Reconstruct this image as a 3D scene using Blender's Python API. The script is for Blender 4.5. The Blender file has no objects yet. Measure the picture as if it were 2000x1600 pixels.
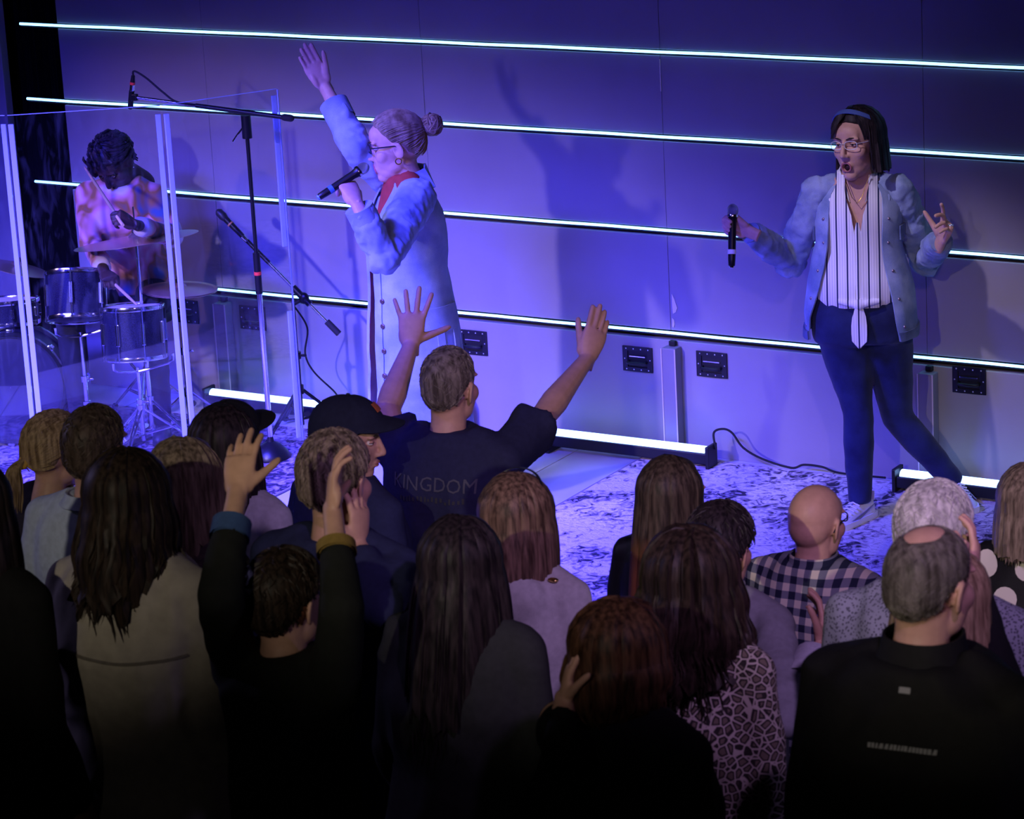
import bpy, bmesh, math, random
import numpy as np
from mathutils import Vector, Matrix, noise, Quaternion
from mathutils.bvhtree import BVHTree

random.seed(7)
scene = bpy.context.scene
col = scene.collection
PI = math.pi

# ------------------------------------------------------------------ camera
FPX = 6000.0                                   # focal length in pixels of the 2000 x 1600 frame
CAM = Vector((6.0, -11.5, 3.96))
_yaw, _pitch, _roll = (math.radians(a) for a in (-31.811, 15.850, 3.1066))
_fw = Vector((math.sin(_yaw) * math.cos(_pitch), math.cos(_yaw) * math.cos(_pitch), -math.sin(_pitch)))
_r = Vector((math.cos(_yaw), -math.sin(_yaw), 0))
_d = _fw.cross(_r)
RIGHT = math.cos(_roll) * _r + math.sin(_roll) * _d
DOWN = -math.sin(_roll) * _r + math.cos(_roll) * _d
cam_data = bpy.data.cameras.new('camera')
cam_data.sensor_width = 36.0
cam_data.lens = FPX * 36.0 / 2000.0
cam_data.clip_end = 100
cam = bpy.data.objects.new('camera', cam_data)
col.objects.link(cam)
cam.matrix_world = Matrix(((RIGHT.x, -DOWN.x, -_fw.x, CAM.x), (RIGHT.y, -DOWN.y, -_fw.y, CAM.y),
                           (RIGHT.z, -DOWN.z, -_fw.z, CAM.z), (0, 0, 0, 1)))
scene.camera = cam
cam_data.dof.use_dof = True
cam_data.dof.focus_distance = 12.4
cam_data.dof.aperture_fstop = 10.0

# ------------------------------------------------------------------ world, lamps, exposure
world = bpy.data.worlds.new('dark_hall')
scene.world = world
world.use_nodes = True
world.node_tree.nodes['Background'].inputs[0].default_value = (0.35, 0.33, 0.5, 1)
world.node_tree.nodes['Background'].inputs[1].default_value = 0.004


def spot(name, loc, target, energy, color, angle, blend=0.5, radius=0.08):
    l = bpy.data.lights.new(name, 'SPOT')
    l.energy, l.color = energy, color
    l.spot_size, l.spot_blend, l.shadow_soft_size = math.radians(angle), blend, radius
    o = bpy.data.objects.new(name, l)
    col.objects.link(o)
    o.location = loc
    o.rotation_euler = (Vector(target) - Vector(loc)).to_track_quat('-Z', 'Y').to_euler()
    return o


spot('stage_light_violet', (-2.05, -8.0, 3.4), (-1.88, 0, -1.49), 3300, (0.58, 0.45, 1.0), 44, 1.0, 0.12)
wash = bpy.data.lights.new('stage_wash_blue', 'AREA')           # row of wash fixtures on the front truss
wash.shape, wash.size, wash.size_y, wash.energy, wash.color = 'RECTANGLE', 4.0, 0.5, 430, (0.055, 0.045, 1.0)
wash.spread = math.radians(46)
wash_o = bpy.data.objects.new('stage_wash_blue', wash)
col.objects.link(wash_o)
wash_o.location = (-2.2, -5.6, 4.3)
wash_o.rotation_euler = (Vector((-2.0, 0.0, -1.9)) - wash_o.location).to_track_quat('-Z', 'Y').to_euler()
spot('stage_light_lavender', (5.2, -8.0, 4.4), (0.3, -1.6, -0.3), 520, (0.72, 0.42, 1.0), 38, 1.0)
spot('overhead_light_right', (0.1, -4.2, 5.2), (1.02, -0.6, 1.25), 640, (0.80, 0.67, 1.0), 10.5, 0.9)
spot('overhead_light_left', (-3.0, -4.2, 5.2), (-0.85, -1.35, 1.35), 330, (0.90, 0.80, 1.0), 13, 0.8)
spot('stage_light_pink', (-5.6, -4.2, 3.3), (-2.95, -0.5, 1.0), 200, (1.0, 0.55, 0.85), 24, 0.9)
for i, az in enumerate((-20.5, -12.5, -4.5)):                    # three narrow house spots on the balcony rail
    el = math.radians(-20.2)
    a_ = math.radians(az)
    L0 = Vector((4.2, -14.0, 5.2))
    spot('house_spot_warm', L0, L0 + Vector((math.sin(a_) * math.cos(el), math.cos(a_) * math.cos(el), math.sin(el))) * 9, (760, 1250, 1150)[i], (1.0, 0.87, 0.68), 11.5, 1.0, 0.06)
spot('house_light_warm', (3.0, -14.5, 6.0), (1.8, -5.6, 1.2), 14, (1.0, 0.90, 0.80), 60, 0.9, 0.25)
spot('side_light_violet', (8.2, -4.2, 3.0), (2.2, -5.6, 1.5), 60, (0.55, 0.40, 1.0), 50, 0.9)
spot('side_light_left', (-4.6, -5.6, 3.2), (1.0, -5.3, 1.5), 130, (0.50, 0.42, 1.0), 40, 0.9)
scene.view_settings.view_transform = 'Standard'
scene.view_settings.look = 'None'
scene.view_settings.exposure = 0.0
scene.view_settings.gamma = 1.0
scene.view_settings.use_curve_mapping = False


# ------------------------------------------------------------------ measuring helpers
def ray(x, y):
    return RIGHT * ((x - 1000) / FPX) + DOWN * ((y - 800) / FPX) + _fw


def at_scale(x, y, ppm):            # the point seen at a pixel where one metre covers ppm pixels
    return CAM + ray(x, y) * (FPX / ppm)


def at_z(x, y, z):
    q = ray(x, y)
    return CAM + q * ((z - CAM.z) / q.z)


def at_y(x, y, Y):
    q = ray(x, y)
    return CAM + q * ((Y - CAM.y) / q.y)


def floor_z(y):                     # the hall floor rises gently towards the back
    return -0.2 + (-4.0 - y) * 0.146


# ------------------------------------------------------------------ materials
MATS = {}


def mat(name, color=(0.5, 0.5, 0.5), rough=0.6, metal=0.0, spec=0.4, emis=None, estr=0.0, noise_amt=0.0, noise_scale=20.0,
        bump=0.0, bump_scale=60.0, coat=0.0, sheen=0.0, trans=0.0, color2=None, sss=0.0):
    if name in MATS:
        return MATS[name]
    m = bpy.data.materials.new(name)
    m.use_nodes = True
    nt = m.node_tree
    b = nt.nodes['Principled BSDF']
    b.inputs['Base Color'].default_value = (*color, 1)
    b.inputs['Roughness'].default_value = rough
    b.inputs['Metallic'].default_value = metal
    b.inputs['Specular IOR Level'].default_value = spec
    b.inputs['Coat Weight'].default_value = coat
    b.inputs['Sheen Weight'].default_value = sheen
    if emis:
        b.inputs['Emission Color'].default_value = (*emis, 1)
        b.inputs['Emission Strength'].default_value = estr
    if noise_amt or color2 or bump:
        tc = nt.nodes.new('ShaderNodeTexCoord')
    if noise_amt or color2:
        n = nt.nodes.new('ShaderNodeTexNoise')
        n.inputs['Scale'].default_value = noise_scale
        n.inputs['Detail'].default_value = 5
        nt.links.new(tc.outputs['Object'], n.inputs['Vector'])
        r = nt.nodes.new('ShaderNodeValToRGB')
        c2 = color2 or tuple(c * (1 - noise_amt) for c in color)
        r.color_ramp.elements[0].color = (*c2, 1)
        r.color_ramp.elements[1].color = (*color, 1)
        r.color_ramp.elements[0].position, r.color_ramp.elements[1].position = 0.32, 0.68
        nt.links.new(n.outputs['Fac'], r.inputs['Fac'])
        nt.links.new(r.outputs['Color'], b.inputs['Base Color'])
    if bump:
        n2 = nt.nodes.new('ShaderNodeTexNoise')
        n2.inputs['Scale'].default_value = bump_scale
        n2.inputs['Detail'].default_value = 4
        nt.links.new(tc.outputs['Object'], n2.inputs['Vector'])
        bp = nt.nodes.new('ShaderNodeBump')
        bp.inputs['Strength'].default_value = bump
        bp.inputs['Distance'].default_value = 0.01
        nt.links.new(n2.outputs['Fac'], bp.inputs['Height'])
        nt.links.new(bp.outputs['Normal'], b.inputs['Normal'])
    MATS[name] = m
    return m


# ------------------------------------------------------------------ mesh helpers
class MB:
    """Collects shapes; build() links them as one mesh object."""

    def __init__(self):
        self.v, self.f = [], []

    def add(self, vs, fs, M=None):
        o = len(self.v)
        if M is not None:
            vs = [M @ Vector(p) for p in vs]
        self.v += [tuple(p) for p in vs]
        self.f += [tuple(i + o for i in f) for f in fs]
        return self

    def box(self, c, s, M=None, bev=0.0):
        x, y, z = (k / 2 for k in s)
        if bev:
            bm = bmesh.new()
            bmesh.ops.create_cube(bm, size=1.0)
            for v in bm.verts:
                v.co = Vector((v.co.x * s[0], v.co.y * s[1], v.co.z * s[2]))
            bmesh.ops.bevel(bm, geom=bm.edges[:], offset=bev, segments=2, affect='EDGES', profile=0.6)
            bm.verts.index_update()
            vs = [Vector(v.co) + Vector(c) for v in bm.verts]
            fs = [[v.index for v in f.verts] for f in bm.faces]
            bm.free()
            return self.add(vs, fs, M)
        vs = [(c[0] + i * x, c[1] + j * y, c[2] + k * z) for i in (-1, 1) for j in (-1, 1) for k in (-1, 1)]
        return self.add(vs, [(0, 1, 3, 2), (4, 6, 7, 5), (0, 4, 5, 1), (2, 3, 7, 6), (0, 2, 6, 4), (1, 5, 7, 3)], M)

    def rings(self, rings, cap=True, closed=True, M=None):
        n = len(rings[0])
        vs = [p for r in rings for p in r]
        fs = []
        for i in range(len(rings) - 1):
            for j in range(n if closed else n - 1):
                k = (j + 1) % n
                fs.append((i * n + j, i * n + k, (i + 1) * n + k, (i + 1) * n + j))
        if cap and closed:
            fs.append(tuple(reversed(range(n))))
            fs.append(tuple((len(rings) - 1) * n + j for j in range(n)))
        return self.add(vs, fs, M)

    def tube(self, pts, rad, n=10, cap=True, flat=1.0, up=None, M=None):
        pts = [Vector(p) for p in pts]
        if not isinstance(rad, (list, tuple)):
            rad = [rad] * len(pts)
        rings, prev = [], None
        for i, p in enumerate(pts):
            t = (pts[min(i + 1, len(pts) - 1)] - pts[max(i - 1, 0)]).normalized()
            if prev is None:
                ref = Vector(up) if up else (Vector((0, 0, 1)) if abs(t.z) < 0.9 else Vector((0, 1, 0)))
            else:
                ref = prev
            a = (ref - t * ref.dot(t)).normalized()
            b = t.cross(a)
            prev = a
            rings.append([p + (a * math.cos(2 * PI * k / n) + b * math.sin(2 * PI * k / n) * flat) * rad[i] for k in range(n)])
        return self.rings(rings, cap, True, M)

    def capsule(self, a, b, ra, rb, n=10):
        a, b = Vector(a), Vector(b)
        t = (b - a).normalized()
        pts = [a - t * ra * .95, a - t * ra * .6, a, b, b + t * rb * .6, b + t * rb * .95]
        return self.tube(pts, [ra * .3, ra * .8, ra, rb, rb * .8, rb * .3], n)

    def ellip(self, c, r, M=None, nu=16, nv=10):
        vs, fs = [], []
        for i in range(nv + 1):
            th = PI * i / nv
            for j in range(nu):
                ph = 2 * PI * j / nu
                vs.append((c[0] + r[0] * math.sin(th) * math.cos(ph), c[1] + r[1] * math.sin(th) * math.sin(ph), c[2] + r[2] * math.cos(th)))
        for i in range(nv):
            for j in range(nu):
                k = (j + 1) % nu
                fs.append((i * nu + j, (i + 1) * nu + j, (i + 1) * nu + k, i * nu + k))
        return self.add(vs, fs, M)

    def torus(self, c, R, r, M=None, nu=24, nv=8, sx=1.0, sy=1.0):
        vs, fs = [], []
        for i in range(nu):
            a = 2 * PI * i / nu
            for j in range(nv):
                b = 2 * PI * j / nv
                q = R + r * math.cos(b)
                vs.append((c[0] + q * math.cos(a) * sx, c[1] + q * math.sin(a) * sy, c[2] + r * math.sin(b)))
        for i in range(nu):
            for j in range(nv):
                fs.append((i * nv + j, ((i + 1) % nu) * nv + j, ((i + 1) % nu) * nv + (j + 1) % nv, i * nv + (j + 1) % nv))
        return self.add(vs, fs, M)

    def lathe(self, prof, n=32, M=None, cap=False):
        rings = [[(r * math.cos(2 * PI * k / n), r * math.sin(2 * PI * k / n), z) for k in range(n)] for r, z in prof]
        return self.rings(rings, cap, True, M)

    def cyl(self, a, b, r, n=16):
        return self.tube([a, b], r, n)

    def mesh(self, name):
        me = bpy.data.meshes.new(name)
        me.from_pydata(self.v, [], self.f)
        me.validate(clean_customdata=False)
        return me

    def build(self, name, m, parent=None, smooth=True, angle=40):
        return link_mesh(name, self.mesh(name), m, parent, smooth, angle)


def link_mesh(name, me, m, parent=None, smooth=True, angle=40):
    bm = bmesh.new()
    bm.from_mesh(me)
    bmesh.ops.recalc_face_normals(bm, faces=bm.faces[:])
    if smooth:
        lim = math.radians(angle)
        for f in bm.faces:
            f.smooth = True
        for e in bm.edges:
            if len(e.link_faces) == 2 and e.calc_face_angle(0) > lim:
                e.smooth = False
    bm.to_mesh(me)
    bm.free()
    if m is not None:
        me.materials.append(m)
    o = bpy.data.objects.new(name, me)
    col.objects.link(o)
    if parent is not None:
        o.parent = parent
    return o


def tag(o, label=None, cat=None, group=None, kind=None):
    if label:
        o['label'] = label
    if cat:
        o['category'] = cat
    if group:
        o['group'] = group
    if kind:
        o['kind'] = kind
    return o


def thing(name, label, cat, loc=(0, 0, 0), rz=0.0, group=None, kind=None):
    o = bpy.data.objects.new(name, None)
    col.objects.link(o)
    o.empty_display_size = 0.1
    o.location = loc
    o.rotation_euler = (0, 0, rz)
    return tag(o, label, cat, group, kind)


def rot(axis, deg):
    return Matrix.Rotation(math.radians(deg), 4, axis)


def T(x, y=None, z=None):
    return Matrix.Translation(Vector(x) if y is None else Vector((x, y, z)))


def frame_mat(origin, zdir, xdir):
    z = Vector(zdir).normalized()
    x = Vector(xdir)
    x = (x - z * x.dot(z)).normalized()
    y = z.cross(x)
    M = Matrix((x, y, z)).transposed().to_4x4()
    M.translation = Vector(origin)
    return M


# ------------------------------------------------------------------ setting: hall floor, stage, back wall
LEDZ = (0.555, 1.018, 1.432, 1.802)
JOINTS = (-2.73, -1.51, -0.29, 0.93, 2.15)
STAGE_FRONT = -3.0

m_wall = mat('painted_wall_panel', (0.27, 0.25, 0.27), 0.55, noise_amt=0.10, noise_scale=3.0, bump=0.05, bump_scale=90)
m_black = mat('black_paint', (0.006, 0.006, 0.007), 0.7)
m_carpet = mat('hall_carpet', (0.035, 0.033, 0.035), 0.95, noise_amt=0.4, noise_scale=120, bump=0.5, bump_scale=300)
m_deck = mat('grey_deck_paint', (0.58, 0.58, 0.59), 0.45, noise_amt=0.10, noise_scale=5, bump=0.03)

mb = MB()
ys = [-3.0, -4.0, -5.5, -7.0, -9.0, -13.5]
vs = [(x, y, floor_z(y)) for y in ys for x in (-9, 12)]
mb.add(vs, [(2 * i, 2 * i + 1, 2 * i + 3, 2 * i + 2) for i in range(len(ys) - 1)])
o = mb.build('floor', m_carpet, smooth=False)
tag(o, 'dark carpeted hall floor rising away from the stage', kind='structure')

stage = thing('floor_stage', 'low stage deck of pale grey panels', None, (0, 0, 0), kind='structure')
mb = MB()
mb.box((0.5, (STAGE_FRONT + 0.3) / 2, -0.27), (15, 0.3 - STAGE_FRONT, 0.49))
mb.build('stage_body', m_black, stage, smooth=False)
xs = [-4.39, -3.17, -1.95, -0.73, 0.49, 1.71, 2.93]
for i in range(len(xs) - 1):
    for y0, y1 in ((-3.0, -1.5), (-1.5, 0.28)):
        MB().box(((xs[i] + xs[i + 1]) / 2, (y0 + y1) / 2, -0.0125), (xs[i + 1] - xs[i] - 0.006, y1 - y0 - 0.006, 0.025), bev=0.003).build(
            'deck_panel', m_deck, stage, smooth=False)

wall = thing('wall_back', 'dark painted stage wall of square panels', None, (0, 0, 0), kind='structure')
MB().box((0.775, 0.075, 1.6), (8.75, 0.06, 3.2)).build('backing', m_black, wall, smooth=False)
xe = (-3.6,) + JOINTS + (3.37, 5.1)
GAP = 0.034
zr = [(0.0, LEDZ[0] - 0.034), (LEDZ[0] + 0.012, LEDZ[1] - 0.026), (LEDZ[1] + 0.010, LEDZ[2] - 0.020), (LEDZ[2] + 0.010, LEDZ[3] - 0.016),
      (LEDZ[3] + 0.010, 3.1)]
for r, (z0, z1) in enumerate(zr):
    for i in range(len(xe) - 1):
        a, b = xe[i] + 0.0006, xe[i + 1] - 0.0006
        th = 0.045 + random.uniform(-.001, .001)
        MB().box(((a + b) / 2, 0.045 - th / 2, (z0 + z1) / 2), (b - a, th, z1 - z0), bev=0.003).build('panel', m_wall, wall, smooth=False)
m_chip = mat('bare_wood_chip', (0.75, 0.66, 0.52), 0.8)
for k, (pts, th) in enumerate(((((0, .06), (.012, .035), (.024, -.002), (.016, -.022), (0.002, -.03), (0, 0)), .003),
                               (((0, .02), (.009, .012), (.011, -.006), (.006, -.022), (0, -.02)), .003))):
    c = at_y((1313, 1313)[k], (600, 630)[k], -0.003)
    mb = MB()
    n = len(pts)
    vv = [(c.x + p[0], -0.0005, c.z + p[1]) for p in pts] + [(c.x + p[0], -0.0005 - th, c.z + p[1]) for p in pts]
    mb.add(vv, [tuple(range(n)), tuple(range(2 * n - 1, n - 1, -1))] + [(i, (i + 1) % n, n + (i + 1) % n, n + i) for i in range(n)])
    mb.build('paint_chip', m_chip, wall, smooth=False)
MB().box((-0.292, -0.0008, 1.70), (0.004, 0.002, 0.14)).build('paint_chip', m_chip, wall, smooth=False)

# black drape in the gap at the left end of the wall and the wall that goes on behind it
mb = MB()
pts = []
for i in range(61):
    x = -4.02 + i * 0.45 / 60
    pts.append((x, 0.16 + 0.015 * math.sin(i * 0.9) + 0.008 * math.sin(i * 2.1)))
rings = [[(x, y, z) for x, y in pts] + [(x, y + 0.01, z) for x, y in reversed(pts)] for z in (0.0, 1.0, 2.0, 3.2)]
mb.rings(rings)
tag(mb.build('stage_drape', mat('black_drape', (0.003, 0.003, 0.0035), 1.0, spec=0.05)), 'black drape hanging in the gap at the left end of the stage wall', 'drape')
o = MB().box((-5.2, 0.06, 1.6), (2.4, 0.05, 3.2), bev=0.004).build('wall_left', m_wall, smooth=False)
tag(o, 'painted stage wall going on beyond the black drape', kind='structure')
o = MB().box((1.5, 0.45, 1.5), (18, 0.1, 4.5)).build('wall_rear', m_black, smooth=False)
tag(o, 'black wall behind the stage set', kind='structure')

# vertical bumper posts standing in front of the panel joints
m_post = mat('post_paint', (0.20, 0.18, 0.22), 0.5)
m_postedge = mat('post_lit_edge', (0.55, 0.45, 0.5), 0.5)  # pale pink paints the side light catching the post edges
for i, x in enumerate(JOINTS[:4]):
    names = ('beside the drum kit', 'behind the singer in the long coat', 'between the two wall handles', 'behind the singer in jeans')
    t = thing('wall_post', 'short upright wall post ' + names[i], 'post', (x + 0.015, -0.002, 0.0), group='short posts along the stage wall')
    mb = MB()
    mb.box((0, -0.03, 0.25), (0.07, 0.06, 0.5), bev=0.006)
    mb.build('post_body', m_post, t, smooth=False)
    for s in (-1, 1):
        MB().box((s * 0.0335, -0.0605, 0.25), (0.005, 0.004, 0.495)).build('lit_edge_strip', m_postedge, t, smooth=False)
    MB().box((0, -0.012, 0.513), (0.03, 0.022, 0.022), bev=0.003).build('top_bracket', m_black, t, smooth=False)

# recessed case handles
m_hplate = mat('handle_black_steel', (0.012, 0.012, 0.014), 0.35, metal=0.3)
m_chrome = mat('chrome', (0.75, 0.75, 0.78), 0.16, metal=1.0)
m_rivet = mat('rivet', (0.8, 0.8, 0.85), 0.3, metal=0.9)
hl = ((-2.96, .43, 'behind the drum kit'), (-2.56, .43, 'seen through the drum shield'), (-1.32, .42, 'behind the man with both arms raised'),
      (-0.46, .42, 'just left of the bare wall post'), (-0.09, .43, 'just right of the bare wall post'), (1.12, .475, 'right of the singer in jeans'))
for x, z, w in hl:
    t = thing('case_handle', 'black recessed case handle on the stage wall ' + w, 'handle', (x, -0.001, z), group='recessed handles on the stage wall')
    mb = MB()
    W, Hh = 0.15, 0.115
    for s in (-1, 1):
        mb.box((s * (W / 2 - 0.013), -0.004, 0), (0.026, 0.008, Hh), bev=0.002)
        mb.box((0, -0.004, s * (Hh / 2 - 0.010)), (W - 0.05, 0.008, 0.020))
    mb.build('frame', m_hplate, t, smooth=False)
    mb = MB()
    mb.box((0, -0.0015, 0), (W - 0.045, 0.003, Hh - 0.035))
    mb.build('dish', mat('dish_black', (0.004, 0.004, 0.005), 0.5), t, smooth=False)
    mb = MB()
    mb.tube([(-0.045, -0.004, -0.012), (-0.045, -0.02, -0.014), (-0.035, -0.026, -0.015), (0.035, -0.026, -0.015), (0.045, -0.02, -0.014), (0.045, -0.004, -0.012)], 0.0065, 8)
    mb.build('grip', m_hplate, t)
    MB().box((0, -0.008, 0.013), (0.08, 0.006, 0.006), bev=.001).build('spring_bar', m_chrome, t, smooth=False)
    for i in range(4):
        for s in (-1, 1):
            MB().ellip((-0.056 + i * 0.037, -0.008, s * 0.047), (0.0035, 0.002, 0.0035), nu=8, nv=4).build('rivet', m_rivet, t)
    for s in (-1, 1):
        MB().ellip((s * 0.064, -0.008, 0), (0.0035, 0.002, 0.0035), nu=8, nv=4).build('rivet', m_rivet, t)

# LED strips in the wall slots
m_led = mat('led_strip_glow', (0.8, 0.9, 1), 0.5, emis=(0.20, 0.52, 1.0), estr=4.2)
m_chan = mat('led_channel', (0.01, 0.01, 0.012), 0.5)
for i, z in enumerate(LEDZ):
    w = ('lowest glowing blue LED strip, just above the wall handles', 'glowing blue LED strip second from the bottom of the stage wall',
         'glowing blue LED strip second from the top of the stage wall', 'topmost glowing blue LED strip across the stage wall')[i]
    t = thing('led_strip', w, 'light strip', (0, 0, z), group='LED strips across the stage wall')
    L0, L1 = -3.83, 5.0
    mb = MB()
    mb.box(((L0 + L1) / 2, 0.012, -0.004), (L1 - L0, 0.016, 0.022))
    mb.build('channel', m_chan, t, smooth=False)
    mb = MB()
    mb.tube([(L0 + (L1 - L0) * k / 30, -0.002, 0.0012 * math.sin(k * 2.3 + i)) for k in range(31)], 0.0062, 8)
    mb.build('light_tube', m_led, t)

# LED battens lying on the stage
m_bar = mat('led_batten_glow', (0.9, 0.95, 1), 0.4, emis=(0.26, 0.46, 1.0), estr=5.5)
m_barbody = mat('batten_housing', (0.012, 0.013, 0.015), 0.45, metal=0.2)
for x0, w in ((-2.74, 'seen through the drum shield'), (-1.04, 'beside the bare floor panel'), (0.86, 'behind the feet of the singer in jeans')):
    t = thing('led_batten', 'bright white-blue LED batten on the stage floor ' + w, 'light bar', (x0, -0.15, 0.0), group='LED battens along the foot of the wall')
    mb = MB()
    mb.box((0.5, 0.0, 0.052), (1.0, 0.07, 0.05), bev=0.006)
    mb.build('housing', m_barbody, t, smooth=False)
    mb = MB()
    n = 9
    rings = [[(x, 0.026 * math.cos(a), 0.077 + 0.024 * math.sin(a)) for a in [PI * k / (n - 1) for k in range(n)]] for x in (0.012, 0.5, 0.988)]
    mb.rings(rings)
    mb.build('lens', m_bar, t)
    for x in (-0.008, 1.008):
        mb = MB()
        mb.box((x, 0, 0.055), (0.016, 0.09, 0.11), bev=0.005)
        mb.build('end_bracket', m_barbody, t, smooth=False)
    for x in (0.2, 0.8):
        MB().box((x, 0, 0.0135), (0.04, 0.12, 0.027), bev=0.003).build('foot', m_barbody, t, smooth=False)


# ------------------------------------------------------------------ people: surface tools
def remesh(mb, voxel, smooth=4, factor=0.5, keep=1.0):
    """One continuous skin around the shapes in mb."""
    me = mb.mesh('tmp')
    o = bpy.data.objects.new('tmp', me)
    col.objects.link(o)
    md = o.modifiers.new('r', 'REMESH')
    md.mode = 'VOXEL'
    md.voxel_size = voxel
    if smooth:
        ms = o.modifiers.new('s', 'SMOOTH')
        ms.factor, ms.iterations = factor, smooth
    if keep < 1:
        mdec = o.modifiers.new('d', 'DECIMATE')
        mdec.ratio = keep
    dg = bpy.context.evaluated_depsgraph_get()
    out = bpy.data.meshes.new_from_object(o.evaluated_get(dg))
    bpy.data.objects.remove(o)
    bpy.data.meshes.remove(me)
    return out


def grab(me):
    n = len(me.vertices)
    a = np.empty(n * 3)
    me.vertices.foreach_get('co', a)
    return a.reshape(-1, 3), [tuple(p.vertices) for p in me.polygons]


def put(me, co):
    me.vertices.foreach_set('co', np.ascontiguousarray(co).ravel())
    me.update()


def normals(me):
    n = np.empty(len(me.vertices) * 3)
    me.vertices.foreach_get('normal', n)
    return n.reshape(-1, 3)


def wrinkle(me, amp=0.006, freq=(7, 7, 4), seed=0.0, zmin=-9, ridged=True):
    co, _ = grab(me)
    nn = normals(me)
    for i in range(len(co)):
        x, y, z = co[i]
        if z < zmin:
            continue
        warp = noise.noise((x * 3 + seed, y * 3, z * 3)) * 1.2
        v = noise.noise((x * freq[0] + seed + warp, y * freq[1] + warp, z * freq[2]))
        v2 = noise.noise((x * freq[0] * 2.3 + seed, y * freq[1] * 2.3 + warp, z * freq[2] * 2.3))
        d = ((1 - abs(v) * 2.2) if ridged else v) + 0.45 * v2
        co[i] += nn[i] * amp * d
    put(me, co)
    return me


def sheet(grid, thick, closed=False):
    """A surface through grid[row][column] with real thickness (grown inwards against its normals)."""
    R, Cn = len(grid), len(grid[0])
    g = np.array([[tuple(p) for p in r] for r in grid])
    du = np.roll(g, -1, 1) - np.roll(g, 1, 1)
    if not closed:
        du[:, 0] = g[:, 1] - g[:, 0]
        du[:, -1] = g[:, -1] - g[:, -2]
    dv = np.empty_like(g)
    dv[1:-1] = g[2:] - g[:-2]
    dv[0], dv[-1] = g[1] - g[0], g[-1] - g[-2]
    nrm = np.cross(du, dv)
    nrm /= np.maximum(np.linalg.norm(nrm, axis=2, keepdims=True), 1e-9)
    inner = g + nrm * thick
    mb = MB()
    vs = [tuple(p) for p in g.reshape(-1, 3)] + [tuple(p) for p in inner.reshape(-1, 3)]
    o = R * Cn
    fs = []
    W = Cn if closed else Cn - 1
    for i in range(R - 1):
        for j in range(W):
            k = (j + 1) % Cn
            fs.append((i * Cn + j, i * Cn + k, (i + 1) * Cn + k, (i + 1) * Cn + j))
            fs.append((o + i * Cn + k, o + i * Cn + j, o + (i + 1) * Cn + j, o + (i + 1) * Cn + k))
    for j in range(W):
        k = (j + 1) % Cn
        fs.append((k, j, o + j, o + k))
        a, b = (R - 1) * Cn + j, (R - 1) * Cn + k
        fs.append((a, b, o + b, o + a))
    if not closed:
        for i in range(R - 1):
            a, b = i * Cn, (i + 1) * Cn
            fs.append((a, b, o + b, o + a))
            a, b = i * Cn + Cn - 1, (i + 1) * Cn + Cn - 1
            fs.append((b, a, o + a, o + b))
    return mb.add(vs, fs)


# ------------------------------------------------------------------ heads
def _head_shapes(ears=True, mouth=0.0, female=False):
    mb = MB()
    w = 0.96 if female else 1.0
    mb.ellip((0, -0.012, 0.034), (0.076, 0.100, 0.090), nu=28, nv=18)
    mb.ellip((0, -0.045, 0.005), (0.066, 0.066, 0.070), nu=24, nv=14)
    mb.ellip((0, 0.030, -0.028), (0.063 * w, 0.060, 0.084), nu=24, nv=16)
    mb.ellip((0, 0.026, -0.074 - mouth * 0.010), (0.053 * w, 0.054, 0.040), nu=20, nv=12)
    mb.ellip((0, 0.054, -0.096 - mouth * 0.014), (0.030 * w, 0.030, 0.023))
    mb.ellip((0, 0.064, -0.064), (0.032, 0.024, 0.030))
    mb.ellip((0, 0.062, 0.045), (0.052, 0.030, 0.040))
    for s in (-1, 1):
        mb.ellip((s * 0.037 * w, 0.050, -0.022), (0.031, 0.030, 0.032))
        mb.ellip((s * 0.029, 0.076, 0.029), (0.028, 0.013, 0.009))
        mb.ellip((s * 0.043 * w, 0.012, -0.066), (0.019, 0.038, 0.028))
        mb.ellip((s * 0.0110, 0.096, -0.034), (0.0085, 0.011, 0.0080))
        if ears:
            M = T(s * 0.079, -0.010, -0.006) @ rot('Y', s * 8) @ rot('Z', s * 22) @ rot('X', -8)
            mb.ellip((0, 0, 0), (0.007, 0.017, 0.030), M)
            mb.torus((0, 0, 0), 0.023, 0.0052, M @ rot('Y', 90), 20, 8, 1.25, 0.78)
            mb.ellip((0, 0.006, -0.026), (0.006, 0.008, 0.009), M)
            mb.ellip((-s * 0.008, 0.010, 0.0), (0.012, 0.012, 0.022), M)
    mb.tube([(0, 0.087, 0.024), (0, 0.097, 0.004), (0, 0.107, -0.020), (0, 0.109, -0.029)], [0.008, 0.0085, 0.0105, 0.0115], 10)
    mb.ellip((0, 0.108, -0.030), (0.0115, 0.011, 0.0105))
    if mouth:
        M = T(0, 0.087, -0.069 - mouth * 0.006) @ rot('X', 80)
        mb.torus((0, 0, 0), 0.0165, 0.0040, M, 22, 8, 1.15, 0.8 + 0.25 * mouth)
    else:
        mb.ellip((0, 0.089, -0.060), (0.021, 0.009, 0.0055))
        mb.ellip((0, 0.087, -0.070), (0.018, 0.009, 0.0060))
    n = 0.90 if female else 1.0
    mb.tube([(0, -0.020, -0.02), (0, -0.022, -0.09), (0, -0.034, -0.14), (0, -0.045, -0.20), (0, -0.05, -0.235)],
            [0.056 * n, 0.055 * n, 0.057 * n, 0.062 * n, 0.060 * n], 20)
    return mb


HEADS = {}


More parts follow.
